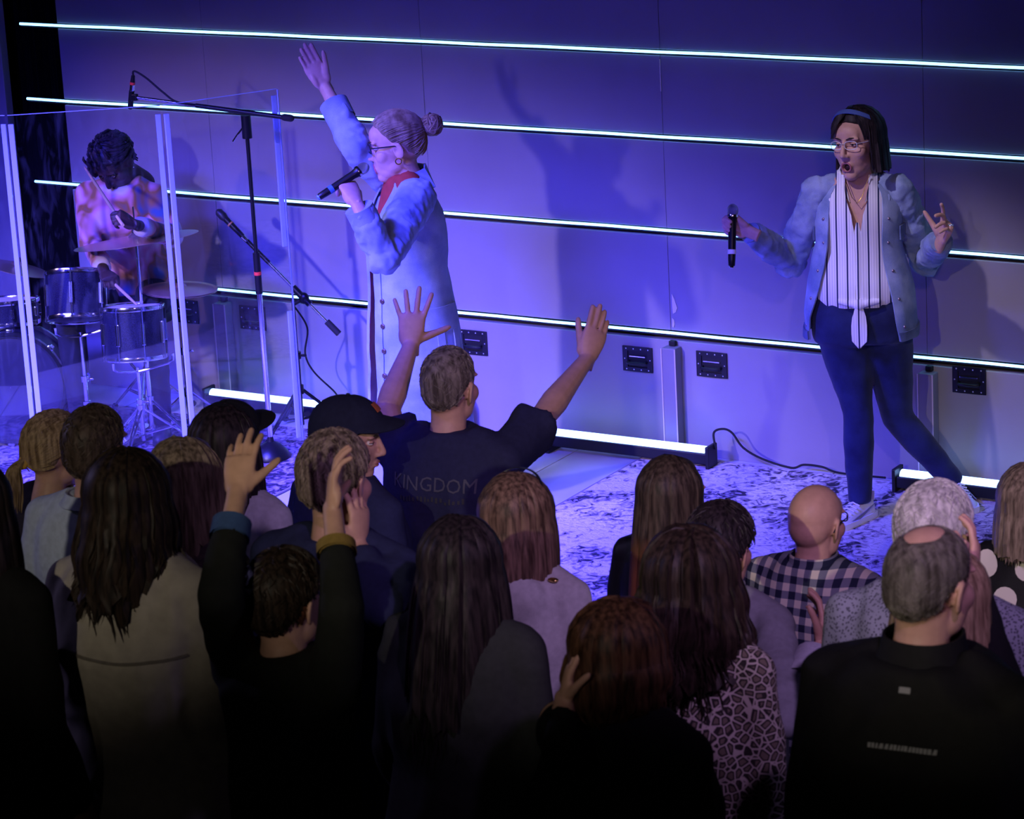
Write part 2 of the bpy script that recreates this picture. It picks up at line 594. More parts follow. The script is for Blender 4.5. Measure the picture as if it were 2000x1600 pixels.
def head_template(female, mouth):
    key = (female, mouth)
    if key in HEADS:
        return HEADS[key]
    me = remesh(_head_shapes(True, mouth, female), 0.0042, 9, 0.5)
    co, fs = grab(me)
    for s in (-1, 1):                       # eye sockets
        d = ((co[:, 0] - s * 0.031) / 0.017) ** 2 + ((co[:, 2] - 0.010) / 0.0125) ** 2
        co[:, 1] -= np.where(co[:, 1] > 0.04, 0.0105 * np.exp(-d), 0)
        d = ((co[:, 1] + 0.004) / 0.009) ** 2 + ((co[:, 2] + 0.004) / 0.014) ** 2
        sel = co[:, 0] * s > 0.07
        co[:, 0] -= np.where(sel, s * 0.007 * np.exp(-d), 0)
    if mouth:
        d = (co[:, 0] / 0.0150) ** 2 + ((co[:, 2] + 0.070 + mouth * 0.006) / (0.0125 + 0.004 * mouth)) ** 2
        co[:, 1] -= np.where(co[:, 1] > 0.05, 0.020 * np.exp(-d * d), 0)
    else:
        d = (co[:, 0] / 0.020) ** 2 + ((co[:, 2] + 0.065) / 0.0028) ** 2
        co[:, 1] -= np.where(co[:, 1] > 0.05, 0.003 * np.exp(-d), 0)
    bpy.data.meshes.remove(me)
    HEADS[key] = (co, fs)
    return HEADS[key]


_sk = remesh(_head_shapes(False), 0.006, 6, 0.5)
_co, _fs = grab(_sk)
SKULL = BVHTree.FromPolygons([Vector(c) for c in _co], _fs)
HC = Vector((0, -0.012, 0.025))


def skull(phi, th, off=0.0):
    """Point off the scalp: phi 0 = face, +90 = right ear, 180 = back; th from the crown."""
    p, t = math.radians(phi), math.radians(th)
    d = Vector((math.sin(t) * math.sin(p), math.sin(t) * math.cos(p), math.cos(t)))
    hit = SKULL.ray_cast(HC + d * 0.5, -d)[0]
    if hit is None:
        hit = HC + d * 0.09
    return hit + d * off


def lerp_tab(x, tab):
    for (a, va), (b, vb) in zip(tab, tab[1:]):
        if x <= b:
            return va + (vb - va) * max(0, (x - a)) / (b - a)
    return tab[-1][1]


HAIRLINE = ((0, 50), (35, 55), (60, 72), (78, 92), (92, 92), (105, 100), (120, 122), (150, 131), (180, 133))
BALDLINE = ((0, 30), (60, 84), (78, 94), (92, 92), (105, 100), (120, 122), (150, 131), (180, 133))


def hair_short(mb, thick=0.012, top=None, line=HAIRLINE, start=0.0, strands=500, slen=0.03, srad=0.0022, seed=1, lump=0.25, sweep=0.0):
    """Cropped hair: a cap following the scalp plus short locks lying on it. start(phi) leaves the crown bare."""
    rnd = random.Random(seed)
    top = top or thick
    st = start if callable(start) else (lambda phi: start)
    rows, cols = 16, 60
    grid = []
    for i in range(rows + 1):
        r = []
        for j in range(cols):
            phi = -180 + 360 * j / cols
            t1 = lerp_tab(abs(phi), line) + 2.5 * noise.noise((phi * 0.09, seed, 0))
            t0 = st(phi)
            th = t0 + (t1 - t0) * i / rows
            e = min(1, (rows - i) / 2.2) * (1 if not t0 else min(1, i / 3))
            f = top + (thick - top) * min(1, th / 85)
            off = f * (0.15 + 0.85 * e) * (1 + lump * noise.noise((math.sin(math.radians(phi)) * 5 + seed, math.cos(math.radians(phi)) * 5, th * 0.09)))
            r.append(skull(phi, max(th, 0.5), off))
        grid.append(r)
    sh = sheet([list(reversed(r)) for r in grid], 0.012, True)
    mb.add(sh.v, sh.f)
    for k in range(strands):
        phi = rnd.uniform(-180, 180)
        t1 = lerp_tab(abs(phi), line)
        t0 = st(phi)
        u = math.sqrt(rnd.random())
        th = t0 + (t1 - t0) * u * 0.97 + 1
        f = (top + (thick - top) * min(1, th / 85)) * (1 if u < 0.85 else 0.5)
        L = math.degrees(slen / 0.1) * rnd.uniform(0.6, 1.2)
        dphi = rnd.uniform(-14, 14) + sweep
        pts = [skull(phi + dphi * q / max(0.35, math.sin(math.radians(max(th, 8)))), min(th + L * q, t1 + 3), f * w) for q, w in ((0, 0.75), (0.5, 1.1), (1.0, 1.12 if u < .8 else .6))]
        mb.tube(pts, [srad, srad, srad * 0.2], 3, cap=False)
    return mb


def fall_path(phi, L, off, flare, drape, th0, wave, seed, tuck, n=14, part=0.0):
    """Hair from the crown over the head and down to length L below the point where it leaves the scalp."""
    pts = []
    for i in range(7):
        th = 2 + (th0 - 2) * i / 6
        pts.append(skull(phi, th, off * min(1, 0.45 + i * 0.14)))
    p0 = pts[-1]
    out = Vector((p0.x, p0.y + 0.012, 0)).normalized()
    for i in range(1, n + 1):
        s = i / n
        z = p0.z - L * s
        bulge = flare * (1 - math.exp(-3.0 * s)) - tuck * s * s
        q = Vector((p0.x, p0.y, z)) + out * bulge
        q.y -= drape * s * (0.55 + 0.45 * max(0, -out.y))
        w = wave * s
        q.x += w * math.sin(s * 11 + seed + phi * 0.05)
        q.y += w * 0.6 * math.cos(s * 9 + seed * 2 + phi * 0.05)
        pts.append(q)
    return pts


def hair_long(mb, L=0.3, off=0.016, flare=0.012, drape=0.02, th0=96, wave=0.0, tuck=0.0, face=62, strands=420, seed=1, groove=0.004, srad=0.0022, ragged=0.12, face2=None):
    rnd = random.Random(seed)
    cols = 72
    f2 = face2 or face                      # bare angle on the right-hand side
    colsP = []
    for j in range(cols + 1):
        phi = f2 + (360 - face - f2) * j / cols
        g = groove * noise.noise((j * 0.55, seed, 0)) * 2
        edge = min(j, cols - j) / 6
        LL = L * (1 + ragged * noise.noise((j * 0.4, seed + 5, 0)))
        colsP.append(fall_path(phi, LL, (off + g) * (0.6 + 0.4 * min(1, edge)), flare + g, drape, th0, wave, seed, tuck))
    grid = [[colsP[j][i] for j in range(cols + 1)] for i in range(len(colsP[0]))]
    sh = sheet([list(reversed(r)) for r in grid], -0.014)
    mb.add(sh.v, sh.f)
    # crown towards the forehead
    cap = []
    for i in range(9):
        cap.append([skull(-face - 4 + (2 * face + 8) * j / 24, 0.5 + (lerp_tab(abs(-face + 2 * face * j / 24), HAIRLINE) * 0.98) * i / 8, off * (0.9 if i < 7 else 0.35)) for j in range(25)])
    sh = sheet([list(reversed(r)) for r in cap], 0.010)
    mb.add(sh.v, sh.f)
    for k in range(strands):
        phi = f2 - 3 + (360 - face - f2 + 6) * rnd.random()
        sc = rnd.uniform(0.75, 1.08) if rnd.random() < 0.85 else rnd.uniform(1.05, 1.0 + ragged + .05)
        pts = fall_path(phi, L * sc, off + groove * rnd.uniform(-.3, 1.3), flare + rnd.uniform(-.004, .006), drape, th0, wave * rnd.uniform(.6, 1.5) + 0.0015, seed + rnd.uniform(-.6, .6), tuck)
        k0 = rnd.randint(0, 5)
        pts = pts[k0:]
        r = srad * rnd.uniform(0.7, 1.4)
        mb.tube(pts, [r] * (len(pts) - 2) + [r * 0.7, r * 0.15], 3, cap=False)
    return mb


# ------------------------------------------------------------------ hands
HANDS = {}
POSES = {   # per finger (index .. little): base, middle, tip bend; spread; thumb: out, bend
    'relaxed': dict(f=((25, 30, 15), (28, 34, 18), (32, 38, 20), (36, 40, 22)), spread=3, thumb=(38, 18, 12)),
    'open': dict(f=((4, 6, 4), (2, 5, 4), (3, 6, 4), (5, 8, 5)), spread=8, thumb=(52, 6, 4)),
    'wide': dict(f=((6, 6, 4), (0, 5, 4), (2, 6, 4), (4, 8, 5)), spread=13, thumb=(68, 4, 4)),
    'raised': dict(f=((10, 14, 8), (7, 12, 8), (9, 14, 9), (13, 18, 10)), spread=4.5, thumb=(44, 8, 6)),
    'blade': dict(f=((3, 5, 3), (2, 4, 3), (3, 5, 3), (5, 7, 4)), spread=1.5, thumb=(24, 8, 6)),
    'cup': dict(f=((14, 26, 14), (10, 24, 14), (12, 26, 14), (18, 30, 16)), spread=7, thumb=(50, 12, 10)),
    'grip': dict(f=((62, 72, 40), (66, 74, 42), (70, 74, 42), (72, 72, 42)), spread=1, thumb=(30, 42, 30)),
    'mic': dict(f=((40, 62, 30), (46, 64, 32), (48, 64, 34), (30, 40, 24)), spread=7, thumb=(34, 34, 24)),
    'claw': dict(f=((8, 14, 10), (30, 40, 24), (48, 56, 30), (52, 58, 30)), spread=8, thumb=(60, 6, 6)),
}


def hand_shapes(pose, forearm=0.05):
    P = POSES[pose]
    mb = MB()
    secs = ((-forearm, 0.027, 0.021), (0.0, 0.027, 0.019), (0.02, 0.032, 0.018), (0.05, 0.040, 0.0165), (0.080, 0.042, 0.0145), (0.096, 0.040, 0.011))
    rings = [[(a * math.cos(t), y, b * math.sin(t)) for t in [2 * PI * k / 18 for k in range(18)]] for y, a, b in secs]
    mb.rings(rings)
    mb.ellip((0.024, 0.032, -0.010), (0.016, 0.028, 0.014))
    mb.ellip((-0.026, 0.035, -0.008), (0.013, 0.032, 0.012))
    xs = (0.030, 0.0105, -0.0095, -0.0285)
    yb = (0.090, 0.094, 0.090, 0.082)
    ln = (0.074, 0.082, 0.076, 0.060)
    rr = (0.0092, 0.0094, 0.0090, 0.0080)
    for i in range(4):
        a = math.radians(P['spread'] * (1.3 - i) * 1.0)
        d = Vector((math.sin(a), math.cos(a), 0))
        side = Vector((d.y, -d.x, 0))
        p = Vector((xs[i], yb[i] - 0.012, 0.000))
        pts, rad = [p], [rr[i] * 1.12]
        ang = 0
        for k, fr in enumerate((0.46, 0.29, 0.25)):
            ang += math.radians(P['f'][i][k])
            q = d * math.cos(ang) + Vector((0, 0, -1)) * math.sin(ang)
            L = ln[i] * fr + (0.012 if k == 0 else 0)
            pts.append(pts[-1] + q * L * 0.5)
            rad.append(rr[i] * (1.0 - 0.04 * k))
            pts.append(pts[-1] + q * L * 0.5)
            rad.append(rr[i] * (1.02 - 0.07 * k))
        q = (pts[-1] - pts[-2]).normalized()
        pts += [pts[-1] + q * 0.004, pts[-1] + q * 0.0065]
        rad += [rr[i] * 0.68, rr[i] * 0.25]
        mb.tube(pts, rad, 10)
    o, b1, b2 = (math.radians(a) for a in P['thumb'])
    d = Vector((math.sin(o), math.cos(o), -0.28)).normalized()
    ax = Vector((0, 0, 1)) * 0.75 + Vector((-0.3, 0.55, 0))
    p = Vector((0.020, 0.022, -0.006))
    pts = [p, p + d * 0.024, p + d * 0.048]
    d1 = Quaternion(ax.normalized(), b1) @ d
    pts += [pts[-1] + d1 * 0.018, pts[-1] + d1 * 0.034]
    d2 = Quaternion(ax.normalized(), b2) @ d1
    pts += [pts[-1] + d2 * 0.014, pts[-1] + d2 * 0.026, pts[-1] + d2 * 0.031]
    mb.tube(pts, [0.015, 0.0145, 0.0122, 0.0108, 0.0104, 0.0100, 0.0072, 0.003], 10)
    return mb


def hand_template(pose):
    if pose not in HANDS:
        me = remesh(hand_shapes(pose), 0.0034, 3, 0.5, 0.6)
        HANDS[pose] = grab(me)
        bpy.data.meshes.remove(me)
    return HANDS[pose]


def hand_matrix(wrist, fingers, back, side, s=1.0):
    """fingers = direction the fingers point, back = outward normal of the back of the hand; side 'R' or 'L'."""
    y = Vector(fingers).normalized()
    z = Vector(back)
    z = (z - y * z.dot(y)).normalized()
    x = y.cross(z)                          # thumb side; right hand: thumb on -x x back..
    if side == 'R':
        x = -x
    M = Matrix((x * s, y * s, z * s)).transposed().to_4x4()
    M.translation = Vector(wrist)
    return M


def arm_shapes(mb, sh, el, wr, s=1.0, g=1.0):
    sh, el, wr = Vector(sh), Vector(el), Vector(wr)
    mb.tube([sh, sh.lerp(el, .35), sh.lerp(el, .75), el], [0.054 * s * g, 0.050 * s * g, 0.042 * s * g, 0.040 * s * g], 14)
    mb.ellip(tuple(sh), (0.056 * s * g,) * 3)
    mb.ellip(tuple(el), (0.040 * s * g,) * 3)
    mb.tube([el, el.lerp(wr, .25), el.lerp(wr, .6), wr, wr + (wr - el).normalized() * .02], [0.039 * s * g, 0.043 * s * g, 0.034 * s * g, 0.0255 * s, .024 * s], 14)
    return mb


# ------------------------------------------------------------------ bodies
def ring_xy(c, rx, ry, n=28, p=2.3, rz=0.0):
    out = []
    for k in range(n):
        a = 2 * PI * k / n
        ca, sa = math.cos(a), math.sin(a)
        x = rx * math.copysign(abs(ca) ** (2 / p), ca)
        y = ry * math.copysign(abs(sa) ** (2 / p), sa)
        if rz:
            x, y = x * math.cos(rz) - y * math.sin(rz), x * math.sin(rz) + y * math.cos(rz)
        out.append((c[0] + x, c[1] + y, c[2]))
    return out


def torso_rings(s, sw, girth, fem, off, z_lo, neck_gap=0.0, lean=0.0):
    """(z, rx, ry) sections of a trunk for a 1.75 m body times s, widened by off."""
    if fem:
        tab = [(0.78, .160, .112), (0.90, .170, .120), (1.00, .155, .108), (1.09, .138, .100), (1.20, .145, .115), (1.28, .150, .120), (1.36, .155, .098), (1.43, .138, .078), (1.475, .095, .068), (1.50, .066, .060)]
    else:
        tab = [(0.78, .155, .108), (0.90, .163, .116), (1.00, .160, .118), (1.10, .160, .115), (1.22, .172, .122), (1.32, .182, .120), (1.39, .186, .104), (1.44, .168, .086), (1.48, .105, .074), (1.505, .072, .064)]
    out = []
    for z, rx, ry in tab:
        z *= s
        if z < z_lo - 1e-6:
            continue
        k = girth if z < 1.33 * s else 1 + (girth - 1) * 0.3
        shw = sw if z > 1.15 * s else 1 + (sw - 1) * .5
        out.append((z, rx * s * k * shw + off, ry * s * k + off))
    return out


def lean_pt(p, s, lean):
    """Bend the trunk forward above the hips by lean radians."""
    x, y, z = p
    z0 = 0.95 * s
    if z <= z0 or not lean:
        return Vector(p)
    d = z - z0
    a = lean * min(1, d / (0.35 * s))
    return Vector((x, y * math.cos(a) + d * math.sin(a), z0 + d * math.cos(a) - y * math.sin(a)))


SKINS = {'fair': (0.62, 0.36, 0.27), 'tan': (0.50, 0.28, 0.20), 'brown': (0.20, 0.10, 0.065), 'dark': (0.055, 0.028, 0.020)}


def skin_mat(kind):
    c = SKINS[kind]
    return mat('skin_' + kind, c, 0.50, spec=0.35, noise_amt=0.14, noise_scale=35, bump=0.05, bump_scale=180)


def cloth_mat(name, color, rough=0.9, color2=None, scale=60, sheen=0.0, bump=0.12, bscale=350):
    return mat(name, color, rough, spec=0.2, noise_amt=0.18, noise_scale=scale, color2=color2, bump=bump, bump_scale=bscale, sheen=sheen)


def hair_mat(name, dark, light, scale=1.0, rough=0.50):
    if name in MATS:
        return MATS[name]
    m = mat(name, light, rough, spec=0.18)
    nt = m.node_tree
    b = nt.nodes['Principled BSDF']
    tc = nt.nodes.new('ShaderNodeTexCoord')
    mp = nt.nodes.new('ShaderNodeMapping')
    mp.inputs['Scale'].default_value = (90 * scale, 90 * scale, 9 * scale)
    n = nt.nodes.new('ShaderNodeTexNoise')
    n.inputs['Scale'].default_value = 1.0
    n.inputs['Detail'].default_value = 3
    r = nt.nodes.new('ShaderNodeValToRGB')
    r.color_ramp.elements[0].color, r.color_ramp.elements[1].color = (*dark, 1), (*light, 1)
    r.color_ramp.elements[0].position, r.color_ramp.elements[1].position = 0.35, 0.66
    nt.links.new(tc.outputs['Object'], mp.inputs['Vector'])
    nt.links.new(mp.outputs['Vector'], n.inputs['Vector'])
    nt.links.new(n.outputs['Fac'], r.inputs['Fac'])
    nt.links.new(r.outputs['Color'], b.inputs['Base Color'])
    return m


def xform(co, M):
    A = np.array(M)
    return co @ A[:3, :3].T + A[:3, 3]


def add_np(mb, co, fs, M):
    o = len(mb.v)
    mb.v += [tuple(p) for p in xform(co, M)]
    mb.f += [tuple(i + o for i in f) for f in fs]


class Person:
    """Local frame: feet at the origin, facing +Y, right hand at +X."""

    def __init__(self, label, loc, H, yaw=0.0, fem=False, skin='fair', sw=1.0, girth=1.0, hs=None, head=(0, 0, 0), lean=0.0, group=None, mouth=0.0,
                 headshift=(0, 0, 0), seat=None):
        self.root = thing('person', label, 'person', loc, math.radians(yaw), group)
        self.H, self.s, self.fem, self.sw, self.girth, self.lean = H, H / 1.75, fem, sw, girth, lean
        self.W = T(Vector(loc)) @ Matrix.Rotation(math.radians(yaw), 4, 'Z')
        self.Wi = self.W.inverted()
        s = self.s
        self.hs = hs or (0.45 + 0.55 * s)
        zc = H - 0.124 * self.hs
        c = lean_pt((0, 0.025 * s, zc), s, lean) + Vector(headshift)
        self.HM = T(c) @ rot('Z', head[0]) @ rot('X', -head[1] - math.degrees(lean) * .6) @ rot('Y', head[2]) @ Matrix.Diagonal((self.hs, self.hs, self.hs, 1))
        self.skin = skin_mat(skin)
        self.mouth = mouth
        self.zs = 1.425 * s
        x = (0.160 if fem else 0.175) * s * sw
        self.sh = {'R': lean_pt((x, -0.005, self.zs), s, lean), 'L': lean_pt((-x, -0.005, self.zs), s, lean)}
        self.arms = {}
        self.hip = 0.93 * s
        self.legs = {}
        for k, sx in (('R', 1), ('L', -1)):
            self.arms[k] = (self.sh[k], lean_pt((sx * (x + .045 * s), -0.035 * s, self.zs - 0.29 * s), s, lean),
                            lean_pt((sx * (x + .04 * s), 0.07 * s, self.zs - 0.53 * s), s, lean), 'relaxed', (0, .25, -1), (sx, 0, .1))
            self.legs[k] = ((sx * .085 * s, 0, 0.92 * s), (sx * .095 * s, 0.015, 0.49 * s), (sx * .10 * s, -.01, 0.085 * s), (0.12 * sx, 1, 0))

    def loc(self, P):               # world to local point
        return self.Wi @ Vector(P)

    def ldir(self, d):
        return self.Wi.to_3x3() @ Vector(d)

    def arm(self, side, el, wr, pose='relaxed', fingers=None, back=None):
        """Elbow and wrist as world points, finger and back-of-hand directions as world vectors."""
        el, wr = self.loc(el), self.loc(wr)
        f = self.ldir(fingers) if fingers is not None else (wr - el)
        b = self.ldir(back) if back is not None else Vector((1 if side == 'R' else -1, 0, 0))
        self.arms[side] = (self.sh[side], el, wr, pose, f, b)

    def body(self, bare=(), hand_s=None, coarse=0.016, arm_g=None):
        """The continuous skin: trunk, legs, arms, hands, neck and head."""
        s = self.s
        mb = MB()
        secs = torso_rings(s, self.sw, self.girth, self.fem, -0.004, 0.8 * s)
        mb.rings([[tuple(lean_pt(p, s, self.lean)) for p in ring_xy((0, 0, z), rx, ry)] for z, rx, ry in secs])
        for k in 'RL':
            h, kn, an, toe = self.legs[k]
            mb.tube([h, Vector(h).lerp(Vector(kn), .5), kn], [0.082 * s * self.girth, 0.070 * s * self.girth, 0.052 * s], 12)
            mb.ellip(kn, (0.052 * s,) * 3)
            mb.tube([kn, Vector(kn).lerp(Vector(an), .3), an], [0.05 * s, 0.053 * s, 0.034 * s], 12)
            t = Vector(toe).normalized()
            mb.capsule(Vector(an) + Vector((0, 0, -.045 * s)), Vector(an) + Vector((0, 0, -.05 * s)) + t * .13 * s, .032 * s, .028 * s)
            if k not in bare:
                a = self.arms[k]
                arm_shapes(mb, a[0], a[1], a[2], s, 0.78)
        me = remesh(mb, coarse, 4)
        out = MB()
        co, fs = grab(me)
        bpy.data.meshes.remove(me)
        add_np(out, co, fs, Matrix.Identity(4))
        hco, hfs = head_template(self.fem, self.mouth)
        add_np(out, hco, hfs, self.HM)
        hand_s = hand_s or (s * (0.92 if self.fem else 1.0))
        for k in 'RL':
            a = self.arms[k]
            M = hand_matrix(a[2], a[4], a[5], k, hand_s)
            if k in bare:
                m2 = MB()
                arm_shapes(m2, a[0], a[1], a[2], s, arm_g or (0.94 if self.fem else 1.02))
                hsn = hand_shapes(a[3], 0.03)
                m2.add(hsn.v, hsn.f, M)
                me = remesh(m2, 0.0042 * max(.8, s), 4, 0.5, 0.75)
                co, fs = grab(me)
                bpy.data.meshes.remove(me)
                add_np(out, co, fs, Matrix.Identity(4))
            else:
                co, fs = hand_template(a[3])
                add_np(out, co, fs, M)
        self.body_o = out.build('body', self.skin, self.root, angle=180)
        return self

    def top(self, m, name='shirt', off=0.014, z_lo=0.86, sleeve=1.0, loose=1.0, fold=0.005, voxel=0.011, collar=0.0, hood=False, seed=None, flat=None, cuff=0.0, freq=(7, 7, 4), hem=1.12):
        s = self.s
        seed = sum(map(ord, self.root['label'])) % 97 * 0.37 if seed is None else seed
        mb = MB()
        secs = torso_rings(s, self.sw, self.girth, self.fem, off, z_lo * s)
        if secs[0][0] > z_lo * s + 0.02:
            secs = [(z_lo * s, secs[0][1], secs[0][2])] + secs
        mb.rings([[tuple(lean_pt(p, s, self.lean)) for p in ring_xy((0, 0, z), rx * (1 + (loose - 1) * max(0, min(1, (1.3 * s - z) / (0.3 * s)))), ry * loose)] for z, rx, ry in secs])
        for k in 'RL':
            a, e, w = self.arms[k][:3]
            a, e, w = Vector(a), Vector(e), Vector(w)
            r = 0.060 * s * (0.92 if self.fem else 1.0) * (0.9 + 0.1 * loose)
            mb.ellip(tuple(a), (r * 1.02,) * 3)
            inn = Vector((0, 0.0, self.zs + 0.01 * s))
            mb.tube([lean_pt((a.x * 0.35, 0, self.zs + .045 * s), s, self.lean), lean_pt((a.x * 0.75, 0, self.zs + .012 * s), s, self.lean), a], [.058 * s, .062 * s, r], 14)
            if sleeve <= 0.5:
                mb.tube([a, a.lerp(e, sleeve), a.lerp(e, sleeve * 2)], [r, r * 1.12, r * hem], 16)
            else:
                f = (sleeve - 0.5) * 2
                q = e.lerp(w, f)
                mb.tube([a, a.lerp(e, .5), e], [r, r * .95, r * .86], 16)
                mb.ellip(tuple(e), (r * .86,) * 3)
                mb.tube([e, e.lerp(q, .5), q], [r * .86, r * .78, r * (.66 + cuff)], 16)
        if hood:
            c = lean_pt((0, -0.085 * s, self.zs + 0.005), s, self.lean)
            mb.ellip(tuple(c), (0.125 * s, 0.065 * s, 0.085 * s))
        me = remesh(mb, voxel, 5, 0.5)
        wrinkle(me, fold, freq, seed)
        o = link_mesh(name, me, m, self.root, True, 180)
        if collar:
            mc = MB()
            n = 28
            base = [lean_pt((p[0], p[1] - .012 * s, self.zs + .062 * s), s, self.lean) for p in ring_xy((0, 0, 0), .090 * s, .084 * s, n)]
            rim = [lean_pt((p[0], p[1] - .004 * s, self.zs + (.070 + collar) * s), s, self.lean) for p in ring_xy((0, 0, 0), .072 * s, .070 * s, n)]
            mid = [a.lerp(b, .5) + (a - Vector((0, 0, a.z))).normalized() * -.004 for a, b in zip(base, rim)]
            mc2 = sheet([base, mid, rim], 0.006, True)
            mc.add(mc2.v, mc2.f)
            mc.build('collar', m, o)
        return o

    def pants(self, m, name='trousers', g=1.0, fold=0.003, hi=1.0):
        s = self.s
        mb = MB()
        secs = [q for q in torso_rings(s, 1, self.girth, self.fem, 0.008, 0.78 * s) if q[0] < hi * s + 0.02]
        mb.rings([ring_xy((0, 0, z), rx, ry) for z, rx, ry in secs])
        for k in 'RL':
            h, kn, an, toe = (Vector(v) for v in self.legs[k])
            mb.tube([h, h.lerp(kn, .5), kn], [0.098 * s * self.girth * g, 0.085 * s * self.girth * g, 0.066 * s * g], 14)
            mb.ellip(tuple(kn), (0.066 * s * g,) * 3)
            mb.tube([kn, kn.lerp(an, .35), an + Vector((0, 0, .0))], [0.066 * s * g, 0.066 * s * g, 0.050 * s * g], 14)
        me = remesh(mb, 0.014, 5)
        wrinkle(me, fold, (6, 6, 9), 3.1)
        return link_mesh(name, me, m, self.root, True, 180)

    def shoes(self, m, sole=None):
        s = self.s
        for k in 'RL':
            an, toe = Vector(self.legs[k][2]), Vector(self.legs[k][3])
            toe.z = 0
            M = frame_mat((an.x, an.y, an.z - 0.085 * s), (0, 0, 1), (toe.y, -toe.x, 0))
            mb = MB()
            mb.ellip((0, -0.03 * s, 0.055 * s), (0.042 * s, 0.05 * s, 0.055 * s), M)
            mb.ellip((0, 0.06 * s, 0.035 * s), (0.044 * s, 0.11 * s, 0.040 * s), M)
            mb.box((0, 0.04 * s, 0.014 * s), (0.07 * s, 0.22 * s, 0.026 * s), M)
            me = remesh(mb, 0.010, 3)
            link_mesh('shoe', me, m, self.root, True, 180)

    def hair(self, fn, m, name='hair', **kw):
        mb = MB()
        fn(mb, **kw)
        mb.v = [tuple(self.HM @ Vector(p)) for p in mb.v]
        return mb.build(name, m, self.root, angle=60)

    def face(self, brow=None, iris=(0.05, 0.03, 0.02), lip=(0.42, 0.17, 0.15), mouth=True):
        m_eye = mat('eye_white', (0.75, 0.72, 0.70), 0.2)
        mi = mat('iris_%.2f' % iris[0], iris, 0.15)
        for s in (-1, 1):
            c = Vector((s * 0.031, 0.0715, 0.009))
            e = MB().ellip(tuple(c), (0.0125, 0.0115, 0.0088), self.HM, 14, 10).build('eye', m_eye, self.root)
            MB().ellip((c.x, c.y + 0.0092, c.z - .001), (0.0052, 0.0030, 0.0052), self.HM, 10, 6).build('iris', mi, e)
            lid = MB()
            for lo, hi, k in ((20, 78, 1.0), (118, 160, 1.0)):      # upper and lower lid over the eyeball
                g = [[self.HM @ (c + Vector((0.0135 * math.sin(math.radians(t)) * math.cos(a), 0.0125 * math.sin(math.radians(t)) * math.sin(a), 0.0097 * math.cos(math.radians(t)))))
                      for a in [PI * (0.02 + 0.96 * q / 10) for q in range(11)]] for t in [lo + (hi - lo) * u / 5 for u in range(6)]]
                q = sheet(g, 0.001)
                lid.add(q.v, q.f)
            lid.build('eyelid', self.skin, e)
            ls = MB()
            ls.tube([self.HM @ (c + Vector((0.0138 * math.cos(a), 0.0128 * math.sin(a), 0.0018 + .0008 * math.sin(a)))) for a in [PI * k / 8 for k in range(9)]], 0.0011 * self.hs, 5)
            ls.build('eyelash', mat('lash_dark', (0.03, 0.02, 0.02), 0.6), e)
            if brow:
                b = MB()
                b.tube([self.HM @ Vector((s * x, y, z)) for x, y, z in ((.011, .0915, .028), (.025, .0905, .0335), (.040, .082, .033), (.050, .071, .028))], [0.002, 0.0032, 0.0028, 0.001], 6)
                b.build('eyebrow', brow, self.root)
        ml = mat('lip_%.2f' % lip[0], lip, 0.35)
        mo = self.mouth
        if mo:
            l = MB()
            l.torus((0, 0, 0), 0.0165, 0.0034, self.HM @ T(0, 0.0868, -0.069 - mo * 0.006) @ rot('X', 80), 22, 8, 1.15, 0.8 + 0.25 * mo)
            lo = l.build('lips', ml, self.root)
            MB().ellip((0, 0.072, -0.070 - mo * .006), (0.0155, 0.012, 0.0125 + .003 * mo), self.HM, 14, 8).build('mouth', mat('mouth_dark', (0.03, 0.008, 0.008), 0.5), lo)
            MB().box((0, 0.0835, -0.0605), (0.020, 0.004, 0.006), self.HM, 0.0015).build('teeth', mat('teeth', (0.7, 0.68, 0.62), 0.3), lo)
        else:
            l = MB()
            l.ellip((0, 0.0905, -0.0600), (0.0200, 0.0085, 0.0048), self.HM)
            l.ellip((0, 0.0885, -0.0695), (0.0170, 0.0085, 0.0054), self.HM)
            l.build('lips', ml, self.root)

    def glasses(self, m, w=0.031, r=0.019, rz=0.8, thick=0.0016, y=0.101):
        g = MB()
        for s in (-1, 1):
            M = self.HM @ T(s * w, y - 0.006, 0.008) @ rot('Z', -s * 10) @ rot('X', 86)
            pts = []
            n = 24
            for k in range(n):
                a = 2 * PI * k / n
                ca, sa = math.cos(a), math.sin(a)
                pts.append((r * 1.28 * math.copysign(abs(ca) ** .65, ca), r * rz * math.copysign(abs(sa) ** .65, sa), 0))
            g.tube([M @ Vector(p) for p in pts + pts[:1]], thick * self.hs, 6, cap=False)
            g.tube([self.HM @ Vector(p) for p in ((s * (w + r * 1.2), y - 0.013, 0.014), (s * 0.070, 0.060, 0.015), (s * 0.081, 0.0, 0.014), (s * 0.080, -0.015, 0.006), (s * .078, -.03, -.010))], thick * self.hs, 6)
        g.tube([self.HM @ Vector(p) for p in ((-(w - r * 1.2), y - .004, 0.013), (0, y + 0.006, 0.016), (w - r * 1.2, y - .004, 0.013))], thick * self.hs, 6)
        return g.build('glasses', m, self.root)


def crowd(label, px, py, ppm, **kw):
    """A standing member of the crowd whose crown is seen at the pixel, ppm pixels to the metre."""
    P = at_scale(px, py, ppm)
    fz = floor_z(P.y)
    lift = kw.pop('lift', 0.0)             # bun, cap or hair above the skull
    H = P.z - fz - lift
    return Person(label, (P.x, P.y, fz), H, **kw)


